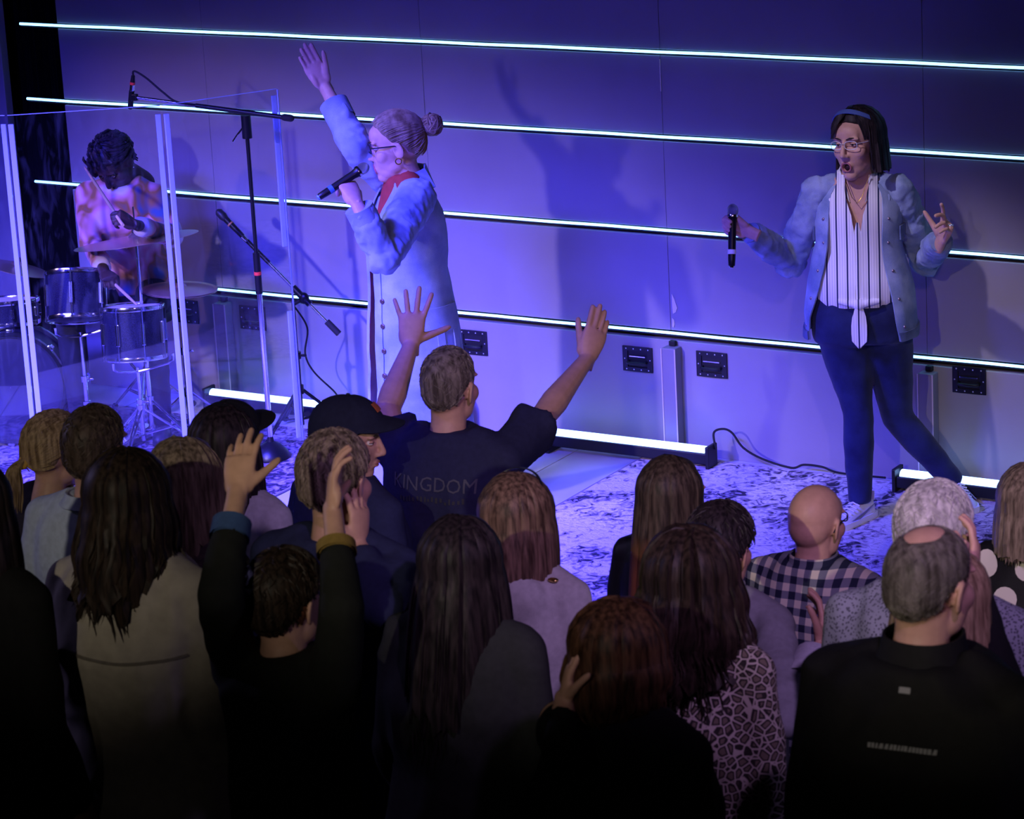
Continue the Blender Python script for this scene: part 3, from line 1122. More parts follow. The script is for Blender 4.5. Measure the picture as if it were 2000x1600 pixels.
# ------------------------------------------------------------------ rugs
def rug_mat(name, light, mid, dark, bias):
    m = mat(name, light, 0.95, spec=0.1)
    nt = m.node_tree
    b = nt.nodes['Principled BSDF']
    tc = nt.nodes.new('ShaderNodeTexCoord')

    def nz(scale, detail, dist, sx=1.0, sy=1.0):
        mp = nt.nodes.new('ShaderNodeMapping')
        mp.inputs['Scale'].default_value = (sx, sy, 1)
        n = nt.nodes.new('ShaderNodeTexNoise')
        n.inputs['Scale'].default_value = scale
        n.inputs['Detail'].default_value = detail
        n.inputs['Distortion'].default_value = dist
        nt.links.new(tc.outputs['Object'], mp.inputs['Vector'])
        nt.links.new(mp.outputs['Vector'], n.inputs['Vector'])
        return n.outputs['Fac']

    big, fine = nz(1.7, 4, 1.2), nz(17, 9, 1.8)
    add = nt.nodes.new('ShaderNodeMath')
    add.operation = 'MULTIPLY_ADD'
    add.inputs[1].default_value = 0.95
    nt.links.new(big, add.inputs[0])
    nt.links.new(fine, add.inputs[2])
    sub = nt.nodes.new('ShaderNodeMath')
    sub.operation = 'SUBTRACT'
    sub.inputs[1].default_value = bias
    nt.links.new(add.outputs[0], sub.inputs[0])
    r = nt.nodes.new('ShaderNodeValToRGB')
    e = r.color_ramp.elements
    e[0].position, e[0].color = 0.38, (*dark, 1)
    e[1].position, e[1].color = 0.60, (*light, 1)
    q = e.new(0.47)
    q.color = (*mid, 1)
    nt.links.new(sub.outputs[0], r.inputs['Fac'])
    nt.links.new(r.outputs['Color'], b.inputs['Base Color'])
    bp = nt.nodes.new('ShaderNodeBump')
    bp.inputs['Strength'].default_value = 0.6
    bp.inputs['Distance'].default_value = 0.012
    nt.links.new(nz(45, 6, 0.5), bp.inputs['Height'])
    nt.links.new(bp.outputs['Normal'], b.inputs['Normal'])
    return m


def rug(label, x0, x1, y0, y1, m, skew=0.0):
    t = thing('area_rug', label, 'rug', ((x0 + x1) / 2, (y0 + y1) / 2, 0.0), skew, group='rugs on the stage')
    w, d = x1 - x0, y1 - y0
    nx, ny = 40, 30
    mb = MB()
    g = [[(-w / 2 + w * i / nx, -d / 2 + d * j / ny, 0.010 + 0.0025 * noise.noise((i * .5, j * .5, x0))) for i in range(nx + 1)] for j in range(ny + 1)]
    q = sheet(g, 0.0)
    s2 = MB()
    vs = [p for r in g for p in r]
    n = nx + 1
    fs = [(j * n + i, j * n + i + 1, (j + 1) * n + i + 1, (j + 1) * n + i) for j in range(ny) for i in range(nx)]
    border = [i for i in range(n)] + [j * n + nx for j in range(1, ny + 1)] + [ny * n + i for i in range(nx - 1, -1, -1)] + [j * n for j in range(ny - 1, 0, -1)]
    o = len(vs)
    vs += [(vs[i][0], vs[i][1], 0.001) for i in border]
    for k in range(len(border)):
        k2 = (k + 1) % len(border)
        fs.append((border[k2], border[k], o + k, o + k2))
    s2.add(vs, fs)
    s2.build('pile', m, t, smooth=False)
    bind = MB()
    for yy in (-d / 2, d / 2):
        bind.tube([(-w / 2, yy, 0.006), (w / 2, yy, 0.006)], 0.006, 6)
    for xx in (-w / 2, w / 2):
        bind.tube([(xx, -d / 2, 0.006), (xx, d / 2, 0.006)], 0.006, 6)
    bind.build('binding', mat('rug_binding', (0.30, 0.26, 0.30), 0.9), t)
    return t


rug('large worn cream and dark patterned rug under the singer in jeans', -0.39, 2.9, -2.95, -0.06,
    rug_mat('worn_rug', (0.72, 0.64, 0.65), (0.34, 0.28, 0.33), (0.045, 0.04, 0.06), 0.425))
rug('dark patterned rug under the drum kit', -4.2, -1.62, -2.4, -0.30,
    rug_mat('drum_rug', (0.40, 0.34, 0.38), (0.18, 0.13, 0.18), (0.035, 0.03, 0.05), 0.45))

# ------------------------------------------------------------------ drum kit
m_drumshell = mat('sparkle_lacquer', (0.020, 0.020, 0.045), 0.45, spec=0.25, color2=(0.002, 0.002, 0.004), noise_scale=260, coat=0.0)
m_head = mat('drum_skin', (0.80, 0.76, 0.78), 0.5)
m_headdark = mat('drum_skin_dark', (0.05, 0.04, 0.06), 0.3)
m_brass = mat('cymbal_bronze', (0.66, 0.45, 0.34), 0.30, metal=0.85)
m_rubber = mat('rubber', (0.01, 0.01, 0.01), 0.8)
m_blackmetal = mat('black_metal', (0.012, 0.012, 0.014), 0.35, metal=0.4)


def drum(name, label, top, R, h, tilt=0, lugs=8, head=m_head, stand=None, snare=False):
    t = thing(name, label, 'drum', top)
    ca_ = Vector((0.527, -0.85, 0))
    z_ = Vector((0, 0, 1)) * math.cos(math.radians(tilt)) - ca_ * math.sin(math.radians(tilt))
    t.rotation_euler = frame_mat((0, 0, 0), z_, (0.85, 0.527, 0)).to_euler()
    MB().lathe([(R - .012, -0.004), (R - .004, -0.004), (R - .004, -h + 0.004), (R - .012, -h + 0.004)], 40).build('shell', m_drumshell, t)
    for z, hm, nm in ((-0.002, head, 'batter_head'), (-h + 0.002, m_headdark, 'resonant_head')):
        MB().lathe([(0.0005, z), (R - 0.02, z), (R - 0.006, z - .001 if z > -h / 2 else z + .001)], 40).build(nm, hm, t)
    for z in (-0.004, -h + 0.004):
        s = 1 if z > -h / 2 else -1
        MB().lathe([(R - .005, z - .008 * s), (R + .004, z - .010 * s), (R + .006, z), (R + .004, z + .010 * s), (R - .001, z + .011 * s), (R - .005, z + .004 * s), (R - .005, z - .008 * s)], 40).build('hoop', m_chrome, t)
    for k in range(lugs):
        a = 2 * PI * (k + .5) / lugs
        c, s_ = math.cos(a), math.sin(a)
        l = MB()
        M = T((R + .004) * c, (R + .004) * s_, 0) @ Matrix.Rotation(a, 4, 'Z')
        l.box((0, 0, -h / 2), (0.016, 0.018, 0.10 if h > .2 else 0.045), M, 0.004)
        lo = l.build('lug', m_chrome, t, smooth=False)
        r = MB()
        r.cyl(M @ Vector((.006, 0, .004)), M @ Vector((.006, 0, -h - .004)), 0.003, 6)
        r.build('tension_rod', m_chrome, lo)
    return t


def tripod(t, h, spread=0.24, rad=0.011, yaw=0.0, feet=True, m=None, z_hub=0.22):
    m = m or m_chrome
    MB().cyl((0, 0, 0.05), (0, 0, h * .6), rad, 12).build('lower_tube', m, t)
    MB().cyl((0, 0, h * .55), (0, 0, h), rad * .72, 12).build('upper_tube', m, t)
    MB().cyl((0, 0, h * .57), (0, 0, h * .62), rad * 1.7, 12).build('clamp', m_blackmetal if m is not m_chrome else m_chrome, t)
    w = MB()
    w.capsule((rad, 0, h * .595), (rad + .035, 0, h * .60), .005, .007)
    w.build('wing_nut', m, t)
    MB().cyl((0, 0, z_hub - .02), (0, 0, z_hub + .02), rad * 1.8, 12).build('hub', m, t)
    for k in range(3):
        a = yaw + 2 * PI * k / 3
        d = Vector((math.cos(a), math.sin(a), 0))
        l = MB()
        for off in (-.009, .009):
            sd = Vector((-d.y, d.x, 0)) * off
            l.tube([d * .012 + sd + Vector((0, 0, z_hub)), d * spread + sd * .6 + Vector((0, 0, .018))], .005, 6)
            l.tube([d * .012 + sd + Vector((0, 0, .08)), d * spread * .55 + sd * .8 + Vector((0, 0, z_hub * .5))], .004, 6)
        lo = l.build('leg', m, t)
        MB().ellip((d.x * spread, d.y * spread, .015), (.016, .016, .015), nu=10, nv=6).build('foot', m_rubber, lo)


def cymbal(label, c, R, tilt, stand_h=None, second=False, rod=0.10, yaw=0.3, group=None, base=None):
    t = thing('cymbal_stand', label, 'cymbal', (c[0], c[1], 0.012))
    z = c[2] - .012
    tripod(t, z - .02, yaw=yaw)
    q = MB()
    q.cyl((0, 0, z - .03), (0, 0, z + rod), .004, 8)
    q.build('rod', m_chrome, t)
    prof = [(0.006, .022), (.018, .020), (.030, .010), (.036, .003), (R * .6, -.004), (R, -.016), (R, -.0175), (R * .6, -.0055), (.036, .0015), (.006, .0205)]
    M = T(0, 0, z) @ rot('X', tilt[0]) @ rot('Y', tilt[1])
    MB().lathe(prof, 56, M).build('cymbal', m_brass, t)
    if second:
        M2 = T(0, 0, z - .028) @ rot('X', tilt[0]) @ rot('Y', tilt[1]) @ rot('X', 180)
        MB().lathe(prof, 56, M2).build('bottom_cymbal', m_brass, t)
    MB().cyl((0, 0, z + .012), (0, 0, z + .035), .016, 12).build('felt', m_rubber, t)
    MB().cyl((0, 0, z + .036), (0, 0, z + .055), .009, 10).build('wing_nut', m_chrome, t)
    return t


ZR = 0.012
tp = at_y(146, 533, -0.92)
tom = drum('tom_drum', 'dark sparkle tom drum on a chrome basket stand, left of the drummer', tp, 0.138, 0.215, 21, 6, m_headdark)
fp = at_y(258, 598, -0.88)
ftom = drum('tom_drum', 'dark sparkle tom drum with a pale skin below the crash cymbal', fp, 0.142, 0.235, 8, 8)
sp = at_y(5, 586, -0.72)
snare = drum('snare_drum', 'shallow snare drum with a pale skin at the left picture edge', sp, 0.17, 0.11, 8, 8)
for base, z, lab in ((tp, tp.z - .26, 'chrome basket stand under the dark-skinned tom drum'), (fp, fp.z - .27, 'chrome basket stand under the pale-skinned tom drum'), (sp, sp.z - .125, 'chrome basket stand under the snare drum')):
    t = thing('drum_stand', lab, 'stand', (base.x, base.y, ZR), group='basket stands of the drum kit')
    tripod(t, z - .03, yaw=.8, z_hub=.2)
    for k in range(3):
        a = .5 + 2 * PI * k / 3
        d = Vector((math.cos(a), math.sin(a), 0))
        b = MB()
        b.tube([(0, 0, z - .05), d * .07 + Vector((0, 0, z - .035)), d * .14 + Vector((0, 0, z - .015)), d * .165 + Vector((0, 0, z + .0)), d * .168 + Vector((0, 0, z + .03))], .007, 8)
        b.build('basket_arm', m_chrome, t)

bc = at_y(22, 775, -1.02)
t = thing('bass_drum', 'large bass drum with a black hoop at the left picture edge', 'drum', (bc.x, bc.y, 0.285))
BD = frame_mat((0, 0, 0), (0.50, -0.84, 0.10), (1, 0, 0))
MB().lathe([(0.235, 0.0), (0.245, 0.0), (0.245, -0.30), (0.235, -0.30)], 48, BD).build('shell', m_drumshell, t)
MB().lathe([(0.001, -.004), (0.20, -.004), (0.24, -.008)], 48, BD).build('front_head', mat('bass_head', (0.03, 0.028, 0.045), 0.25, spec=.5), t)
MB().lathe([(0.001, -.296), (0.24, -.294)], 48, BD).build('batter_head', m_head, t)
for z in (-.012, -.288):
    MB().lathe([(0.244, z - .02), (.262, z - .02), (.264, z), (.262, z + .02), (.246, z + .02), (.244, z - .02)], 48, BD).build('hoop', mat('hoop_black', (0.01, .01, .012), .25, coat=.5), t)
for k in range(8):
    a = 2 * PI * k / 8
    l = MB()
    l.box((0.252, 0, -.09), (.016, .02, .06), BD @ Matrix.Rotation(a, 4, 'Z'), .004)
    lo = l.build('lug', m_chrome, t, smooth=False)
    q = MB()
    M = BD @ Matrix.Rotation(a, 4, 'Z')
    q.box((.262, 0, -.002), (.024, .03, .012), M, .003)
    q.build('claw', m_chrome, lo)
for s in (-1, 1):
    q = MB()
    q.tube([BD @ Vector((0, 0, -.06)) + Vector((.20 * s * .85, .2 * s * .5, -.12)), BD @ Vector((0, 0, -.02)) + Vector((.28 * s * .85, .28 * s * .5, -.27))], .008, 8)
    q.build('spur', m_chrome, t)

cy = at_y(265, 463, -0.80)
cymbal('large bronze crash cymbal in front of the drummer', cy, 0.285, (-3, -8), rod=.14, yaw=.2)
hh = at_y(350, 560, -0.62)
cymbal('pair of small bronze hi-hat cymbals with a tall rod, right of the drummer', hh, 0.175, (-3, 2), second=True, rod=.30, yaw=1.2)
c3 = at_y(35, 518, -0.50)
cymbal('bronze cymbal mostly hidden behind the left drums', c3, 0.16, (-12, 12), rod=.07, yaw=.4)
tk = thing('kick_pedal', 'chrome kick pedal at the foot of the kit', 'pedal', (tp.x + .16, tp.y + .12, ZR))
MB().box((0, 0, .008), (.08, .26, .012), bev=.003).build('base_plate', m_blackmetal, tk, smooth=False)
MB().box((0, -.01, .05), (.07, .24, .008), T(0, 0, 0) @ rot('X', 8), .002).build('foot_board', m_chrome, tk, smooth=False)
MB().tube([(-.05, .1, .014), (-.05, .1, .12), (.05, .1, .12), (.05, .1, .014)], .007, 8).build('yoke', m_chrome, tk)
MB().tube([(0, .1, .12), (0, .13, .24)], .005, 8).build('beater', m_chrome, tk)

# red clamp light on the stand base
# ------------------------------------------------------------------ drum shield
def acrylic():
    m = bpy.data.materials.new('clear_acrylic')
    m.use_nodes = True
    nt = m.node_tree
    nt.nodes.clear()
    out = nt.nodes.new('ShaderNodeOutputMaterial')
    tr = nt.nodes.new('ShaderNodeBsdfTransparent')
    tr.inputs[0].default_value = (0.95, 0.97, 1.0, 1)
    gl = nt.nodes.new('ShaderNodeBsdfGlossy')
    gl.inputs['Roughness'].default_value = 0.015
    fr = nt.nodes.new('ShaderNodeFresnel')
    fr.inputs[0].default_value = 1.49
    df = nt.nodes.new('ShaderNodeBsdfDiffuse')
    df.inputs[0].default_value = (0.7, 0.75, 0.9, 1)
    n = nt.nodes.new('ShaderNodeTexNoise')          # smears and scratches
    n.inputs['Scale'].default_value = 6
    n.inputs['Detail'].default_value = 8
    n.inputs['Distortion'].default_value = 2.5
    rp = nt.nodes.new('ShaderNodeMapRange')
    rp.inputs[1].default_value, rp.inputs[2].default_value, rp.inputs[3].default_value, rp.inputs[4].default_value = 0.5, 0.8, 0.001, 0.022
    m1 = nt.nodes.new('ShaderNodeMixShader')
    m2 = nt.nodes.new('ShaderNodeMixShader')
    nt.links.new(n.outputs['Fac'], rp.inputs[0])
    nt.links.new(rp.outputs[0], m1.inputs[0])
    nt.links.new(tr.outputs[0], m1.inputs[1])
    nt.links.new(df.outputs[0], m1.inputs[2])
    mn = nt.nodes.new('ShaderNodeMath')
    mn.operation = 'MINIMUM'
    mn.inputs[1].default_value = 0.14
    nt.links.new(fr.outputs[0], mn.inputs[0])
    nt.links.new(mn.outputs[0], m2.inputs[0])
    nt.links.new(m1.outputs[0], m2.inputs[1])
    nt.links.new(gl.outputs[0], m2.inputs[2])
    nt.links.new(m2.outputs[0], out.inputs[0])
    return m


m_acr = acrylic()
m_edge = mat('acrylic_edge', (0.40, 0.47, 0.72), 0.25, spec=0.6)
S = [Vector((-3.35, -1.52, 0)), Vector((-2.79, -1.37, 0)), Vector((-2.24, -0.98, 0)), Vector((-1.965, -0.49, 0))]
ZT = 1.64
shield = thing('drum_shield', 'clear acrylic folding drum shield around the drum kit', 'drum shield', (S[2].x, S[2].y, 0.014))
for i in range(3):
    a, b = S[i] - S[2], S[i + 1] - S[2]
    d = (b - a).normalized()
    n = Vector((-d.y, d.x, 0))
    L = (b - a).length
    M = Matrix(((d.x, n.x, 0, a.x), (d.y, n.y, 0, a.y), (0, 0, 1, 0), (0, 0, 0, 1)))
    MB().box((L / 2, 0, ZT / 2), (L - .012, .005, ZT - .004), M).build('pane', m_acr, shield, smooth=False)
    e = MB()
    e.box((L / 2, 0, ZT - .001), (L - .012, .0055, .003), M)
    e.build('top_edge', m_edge, shield, smooth=False)
for i in (1, 2, 3):
    p = S[i] - S[2]
    for k, dd in enumerate(((S[i - 1] - S[i]).normalized(), (S[i + 1] - S[i]).normalized() if i < 3 else None)):
        if dd is None:
            continue
        n = Vector((-dd.y, dd.x, 0))
        M = Matrix(((dd.x, n.x, 0, p.x), (dd.y, n.y, 0, p.y), (0, 0, 1, 0), (0, 0, 0, 1)))
        spans = ((.02, .62), (.92, ZT - .03)) if i == 3 else ((.02, ZT - .04),)
        for z0, z1 in spans:
            MB().box((.018, -.006, (z0 + z1) / 2), (.024, .012, z1 - z0), M, .003).build('hinge_strip', m_edge, shield, smooth=False)
    if i == 3:
        MB().box((p.x, p.y, ZT / 2), (.006, .006, ZT - .01)).build('edge', m_edge, shield, smooth=False)

# ------------------------------------------------------------------ microphone stands
m_red = mat('red_band', (0.75, 0.05, 0.03), 0.4)
m_mesh = mat('mic_grille', (0.45, 0.46, 0.50), 0.35, metal=0.9, bump=0.8, bump_scale=900)


def cable(name, label, pts, r=0.004, m=None):
    P = [Vector(p) for p in pts]
    out = []
    for i in range(len(P) - 1):
        a, b, c, d = P[max(i - 1, 0)], P[i], P[i + 1], P[min(i + 2, len(P) - 1)]
        for k in range(8):
            t = k / 8
            out.append(0.5 * ((2 * b) + (c - a) * t + (2 * a - 5 * b + 4 * c - d) * t * t + (3 * b - a - 3 * c + d) * t ** 3))
    out.append(P[-1])
    return tag(MB().tube(out, r, 6).build(name, m or m_rubber), label, 'cable')


b0 = at_z(531, 893, 0.012)
t = thing('microphone_stand', 'tall black boom stand reaching over the drum kit', 'mic stand', b0)
piv = at_y(506, 232, b0.y) - b0
piv.x = piv.y = 0
MB().lathe([(0.001, .10), (.012, .10), (.016, .075), (.045, .06), (.075, .03), (.085, .004), (.085, 0), (.001, 0)], 28).build('base', m_blackmetal, t)
MB().cyl((0, 0, .09), (0, 0, piv.z * .55), .0125, 12).build('lower_tube', m_chrome, t)
MB().cyl((0, 0, piv.z * .5), (0, 0, piv.z), .009, 12).build('upper_tube', m_blackmetal, t)
cl = MB().cyl((0, 0, piv.z * .49), (0, 0, piv.z * .61), .016, 12).build('clutch', m_blackmetal, t)
MB().cyl((0, 0, piv.z * .545), (0, 0, piv.z * .555), .0168, 12).build('red_band', m_red, cl)
MB().cyl((0, 0, piv.z - .09), (0, 0, piv.z + .012), .022, 12).build('boom_joint', m_blackmetal, t)
MB().tube([(0, -.01, piv.z - .03), (-.03, -.03, piv.z - .07), (-.05, -.04, piv.z - .10)], .004, 6).build('lever', m_chrome, t)
e0 = at_y(262, 190, b0.y - .10) - b0
e1 = at_y(568, 231, b0.y + .03) - b0
MB().tube([e0, e0.lerp(e1, .62)], .0075, 10).build('boom', m_chrome, t)
MB().tube([e0.lerp(e1, .40), e1], .0105, 10).build('boom_sleeve', m_blackmetal, t)
MB().capsule(e1.lerp(e0, .04), e1, .016, .016).build('boom_end', m_rubber, t)
# the overhead microphone clipped to the end of the boom
mt = thing('microphone', 'slim overhead microphone with a red band above the drummer', 'microphone', b0 + e0)
ax = (at_y(252, 145, b0.y - .10) - at_y(246, 212, b0.y - .10)).normalized()
o_ = Vector((-.016, 0, 0))
MB().tube([o_ - ax * .055, o_ - ax * .05, o_ + ax * .03], [.008, .0125, .0125], 12).build('body', m_blackmetal, mt)
MB().tube([o_ + ax * .03, o_ + ax * .058], .0105, 12).build('sleeve', m_chrome, mt)
MB().tube([o_ + ax * .058, o_ + ax * .070], .012, 12).build('red_band', m_red, mt)
MB().tube([o_ + ax * .070, o_ + ax * .10], [.011, .008], 12).build('plug', m_blackmetal, mt)
MB().box((0, 0, 0), (.035, .02, .03), None, .004).build('clip', m_blackmetal, mt, smooth=False)
w0 = Vector(b0)
cable('microphone_cable', 'black cable looping from the overhead microphone onto the boom',
      [w0 + e0 + o_ + ax * .095, at_y(262, 139, b0.y - .10), at_y(285, 152, b0.y - .095), at_y(318, 180, b0.y - .09), at_y(345, 199, b0.y - .085), w0 + e0.lerp(e1, .42)], .0045)

b1 = at_z(590, 868, 0.012)
b1 = Vector((-2.03, -0.40, 0.012))
t = thing('microphone_stand', 'black boom stand with a slanted arm beside the singer in the long coat', 'mic stand', b1)
pv = at_y(592, 580, b1.y) - b1
tripod(t, pv.z - .02, .26, .011, .4, m=m_blackmetal)
d0, d1 = at_y(427, 414, b1.y - .05) - b1, at_y(662, 652, b1.y + .04) - b1
MB().tube([d0.lerp(d1, .30), d1], .008, 10).build('boom', m_chrome, t)
MB().tube([d0.lerp(d1, .14), d0.lerp(d1, .42)], .0105, 10).build('boom_sleeve', m_blackmetal, t)
MB().tube([d0.lerp(d1, .62), d0.lerp(d1, .76)], .016, 10).build('grip', m_blackmetal, t)
MB().ellip(tuple(d0.lerp(d1, .71)), (.026, .02, .028)).build('boom_joint', m_blackmetal, t)
MB().tube([d1.lerp(d0, .10), d1], .015, 10).build('counterweight', m_rubber, t)
MB().tube([(0, 0, pv.z - .04), tuple(d0.lerp(d1, .71))], .010, 10).build('riser', m_blackmetal, t)
mt = thing('microphone', 'black instrument microphone on the slanted boom arm', 'microphone', b1 + d0)
dd = (d1 - d0).normalized()
MB().tube([-dd * .012, dd * 0, dd * .03, dd * .045], [.008, .019, .020, .016], 14).build('grille', mat('mic_grille_dark', (.03, .03, .035), .45, metal=.6), mt)
MB().tube([dd * .045, dd * .16], [.015, .012], 14).build('handle', m_blackmetal, mt)
MB().tube([dd * .075, dd * .082], .0162, 14).build('ring', mat('amber_ring', (.5, .2, .06), .4), mt)
MB().tube([dd * .16, dd * .19], [.014, .010], 12).build('clip', m_chrome, mt)

cable('power_cable', 'black power cable looping from the batten end along the wall foot',
      [(-.018, -.13, .085), at_y(1394, 846, -.12), at_y(1412, 838, -.10), at_y(1430, 846, -.09), at_y(1452, 875, -.08), at_y(1490, 897, -.07), at_y(1545, 914, -.06), at_y(1570, 908, -.05), at_y(1605, 912, -.05), at_y(1640, 924, -.05), (.75, -.05, .02)], .005)
cable('stage_cable', 'dark cable hanging from the slanted boom stand to the wall foot',
      [b1 + Vector((0, .0, .62)), at_y(600, 640, -.30), at_y(596, 690, -.25), at_y(612, 725, -.2), at_y(650, 762, -.15), at_y(690, 800, -.08), (-1.6, -.07, .02)], .0045)

bw = at_z(911, 846, 0.0)
t = thing('water_bottle', 'clear plastic water bottle with a white cap on the stage beyond the raised-arm man', 'bottle', (bw.x, bw.y, 0.0))
MB().lathe([(.001, .002), (.028, .002), (.031, .01), (.031, .06), (.028, .075), (.031, .09), (.031, .125), (.022, .15), (.012, .165), (.012, .18), (.001, .18)], 20).build('bottle_body', mat('clear_plastic', (.75, .82, .95), .12, spec=.6), t)
MB().cyl((0, 0, .178), (0, 0, .20), .014, 14).build('cap', mat('white_plastic', (.8, .8, .82), .4), t)


# ------------------------------------------------------------------ singers and drummer
def fold_noise(p, amp, seed, f=(9, 9, 5)):
    w = noise.noise((p[0] * 4 + seed, p[1] * 4, p[2] * 4))
    return amp * (noise.noise((p[0] * f[0] + w * 1.5 + seed, p[1] * f[1] + w, p[2] * f[2])) + 0.4 * noise.noise((p[0] * 25 + seed, p[1] * 25, p[2] * 14)))


def open_coat(p, m, secs, sleeves, name='jacket', thick=0.006, seed=1.0, amp=0.006, cols=56, lean=0.0):
    """A coat open at the front. secs: (z, rx, ry, yc, gap left deg, gap right deg) from hem to neck; sleeves: tubes (points, radii)."""
    grid = []
    zs = [q[0] for q in secs]
    n = 34
    for i in range(n + 1):
        z = zs[0] + (zs[-1] - zs[0]) * i / n
        k = max(j for j in range(len(secs) - 1) if secs[j][0] <= z + 1e-9) if z < zs[-1] else len(secs) - 2
        t = (z - secs[k][0]) / (secs[k + 1][0] - secs[k][0])
        _, rx, ry, yc, gl, gr = (a + (b - a) * t for a, b in zip(secs[k], secs[k + 1]))
        row = []
        for j in range(cols + 1):
            a = math.radians(90 + gl + (360 - gl - gr) * j / cols)
            ca, sa = math.cos(a), math.sin(a)
            x = rx * math.copysign(abs(ca) ** .87, ca)
            y = ry * math.copysign(abs(sa) ** .87, sa) + yc
            d = fold_noise((x, y, z), amp, seed)
            L = math.hypot(ca, sa)
            row.append((x + ca / L * d, y + sa / L * d, z))
        grid.append(row)
    # curl the shoulder line smoothly inwards
    sh = sheet(grid, thick)
    o = sh.build(name, m, p.root, angle=70)
    mb = MB()
    for pts, rad in sleeves:
        q = MB()
        q.tube(pts, rad, 18)
        for a, r in zip(pts[1:-1], rad[1:-1]):
            q.ellip(tuple(a), (r * .98,) * 3)
        q.ellip(tuple(pts[0]), (rad[0],) * 3)
        mb.add(q.v, q.f)
    me = remesh(mb, 0.008, 4)
    wrinkle(me, amp * 0.9, (15, 15, 13), seed)
    wrinkle(me, amp * 0.35, (34, 34, 30), seed + 3)
    link_mesh('sleeves', me, m, o, True, 180)
    return o, grid


def denim(name, c1, c2):
    m = mat(name, c1, 0.85, spec=0.15, sheen=0.1)
    nt = m.node_tree
    b = nt.nodes['Principled BSDF']
    tc = nt.nodes.new('ShaderNodeTexCoord')
    n = nt.nodes.new('ShaderNodeTexNoise')
    n.inputs['Scale'].default_value = 9
    n.inputs['Detail'].default_value = 7
    w = nt.nodes.new('ShaderNodeTexNoise')
    w.inputs['Scale'].default_value = 420
    r = nt.nodes.new('ShaderNodeValToRGB')
    r.color_ramp.elements[0].color, r.color_ramp.elements[1].color = (*c2, 1), (*c1, 1)
    r.color_ramp.elements[0].position, r.color_ramp.elements[1].position = 0.35, 0.65
    mx = nt.nodes.new('ShaderNodeMix')
    mx.data_type = 'RGBA'
    mx.blend_type = 'MULTIPLY'
    mx.inputs[0].default_value = 0.35
    nt.links.new(tc.outputs['Object'], n.inputs['Vector'])
    nt.links.new(tc.outputs['Object'], w.inputs['Vector'])
    nt.links.new(n.outputs['Fac'], r.inputs['Fac'])
    nt.links.new(r.outputs['Color'], mx.inputs[6])
    nt.links.new(w.outputs['Fac'], mx.inputs[7])
    nt.links.new(mx.outputs[2], b.inputs['Base Color'])
    bp = nt.nodes.new('ShaderNodeBump')
    bp.inputs['Strength'].default_value = 0.25
    bp.inputs['Distance'].default_value = 0.004
    nt.links.new(w.outputs['Fac'], bp.inputs['Height'])
    nt.links.new(bp.outputs['Normal'], b.inputs['Normal'])
    return m


def mic(label, base, tip, band):
    """A hand-held microphone from its lower end to the tip of the grille."""
    base, tip = Vector(base), Vector(tip)
    d = (tip - base)
    L = d.length
    M = frame_mat(base, d, RIGHT)
    t = thing('microphone', label, 'microphone', (0, 0, 0))
    t.matrix_world = M
    body = MB().lathe([(.001, 0), (.011, .001), (.0135, .006), (.0150, .03), (.0165, L - .075), (.019, L - .060), (.022, L - .052), (.001, L - .052)], 20)
    body.build('handle', m_blackmetal, t)
    MB().lathe([(.0232, L - .054), (.0240, L - .049), (.0232, L - .044)], 24).build('ring', m_chrome, t)
    MB().ellip((0, 0, L - .027), (.0235, .0235, .027)).build('grille', m_mesh, t)
    if band:
        MB().lathe([(.0152, .050), (.0165, .050), (.0167, .068), (.0154, .068)], 20).build('band', band, t)
    MB().lathe([(.001, -.004), (.010, -.004), (.0115, .002)], 16).build('end_cap', mat('cap_blue', (.15, .3, .6), .4) if band is m_bluetape else m_chrome, t)
    return t


m_bluetape = mat('blue_tape', (.05, .16, .42), .5)
m_whitetape = mat('white_tape', (.8, .8, .82), .5)
cam_dir = Vector((0.527, -0.85, 0))              # level direction from the stage towards the camera
cam_left = Vector((-0.85, -0.527, 0))

# ---- singer in jeans, denim jacket and striped shirt
hd_black = hair_mat('black_hair', (0.008, 0.006, 0.008), (0.035, 0.025, 0.03))
P0 = at_z(1672, 222, 1.685)
sj = Person('woman singing in a denim jacket, striped shirt and skinny jeans, microphone held upright', (P0.x, P0.y, 0.010), 1.690, yaw=203, fem=True, sw=1.06, girth=1.20, hs=1.07,
            head=(-28, -2, 5), mouth=0.85, headshift=(0.0, 0, 0))
D = 479.0
sj.arm('R', at_scale(1543, 512, D + 3), at_scale(1462, 452, D + 12), 'grip', at_scale(1428, 436, D + 11) - at_scale(1462, 452, D + 12), -cam_dir * .9 - cam_left * .15 + Vector((0, 0, .15)))
sj.arm('L', at_scale(1808, 510, D + 2), at_scale(1838, 470, D + 16), 'claw', at_scale(1860, 410, D + 20) - at_scale(1838, 470, D + 16), -cam_dir * .5 - cam_left * .85)
zf = 0.010
footR, footL = at_z(1680, 1016, zf), at_z(1866, 978, zf)
for k, ft, kn, toe in (('R', footR, at_y(1676, 800, footR.y + .03), cam_dir * .75 + cam_left * .75), ('L', footL, at_y(1752, 815, footL.y - .16), cam_dir * .9 - cam_left * .2)):
    hipx = .092 if k == 'R' else -.092
    sj.legs[k] = ((hipx, 0.0, .885), tuple(sj.loc(kn)), tuple(sj.loc(ft + Vector((0, 0, .075)))), tuple(sj.ldir(toe)))
sj.girth = .92
sj.body(hand_s=.97)
sj.girth = 1.20
m_jeans = denim('dark_denim', (0.028, 0.040, 0.125), (0.014, 0.020, 0.07))
pt = sj.pants(m_jeans, 'jeans', 0.98, 0.003, 1.0)
sj.face(hd_black, lip=(0.36, 0.13, 0.13))
m_rim = mat('clear_glasses_rim', (0.7, 0.7, 0.78), 0.25, spec=.6)
sj.glasses(m_rim, thick=0.0013)


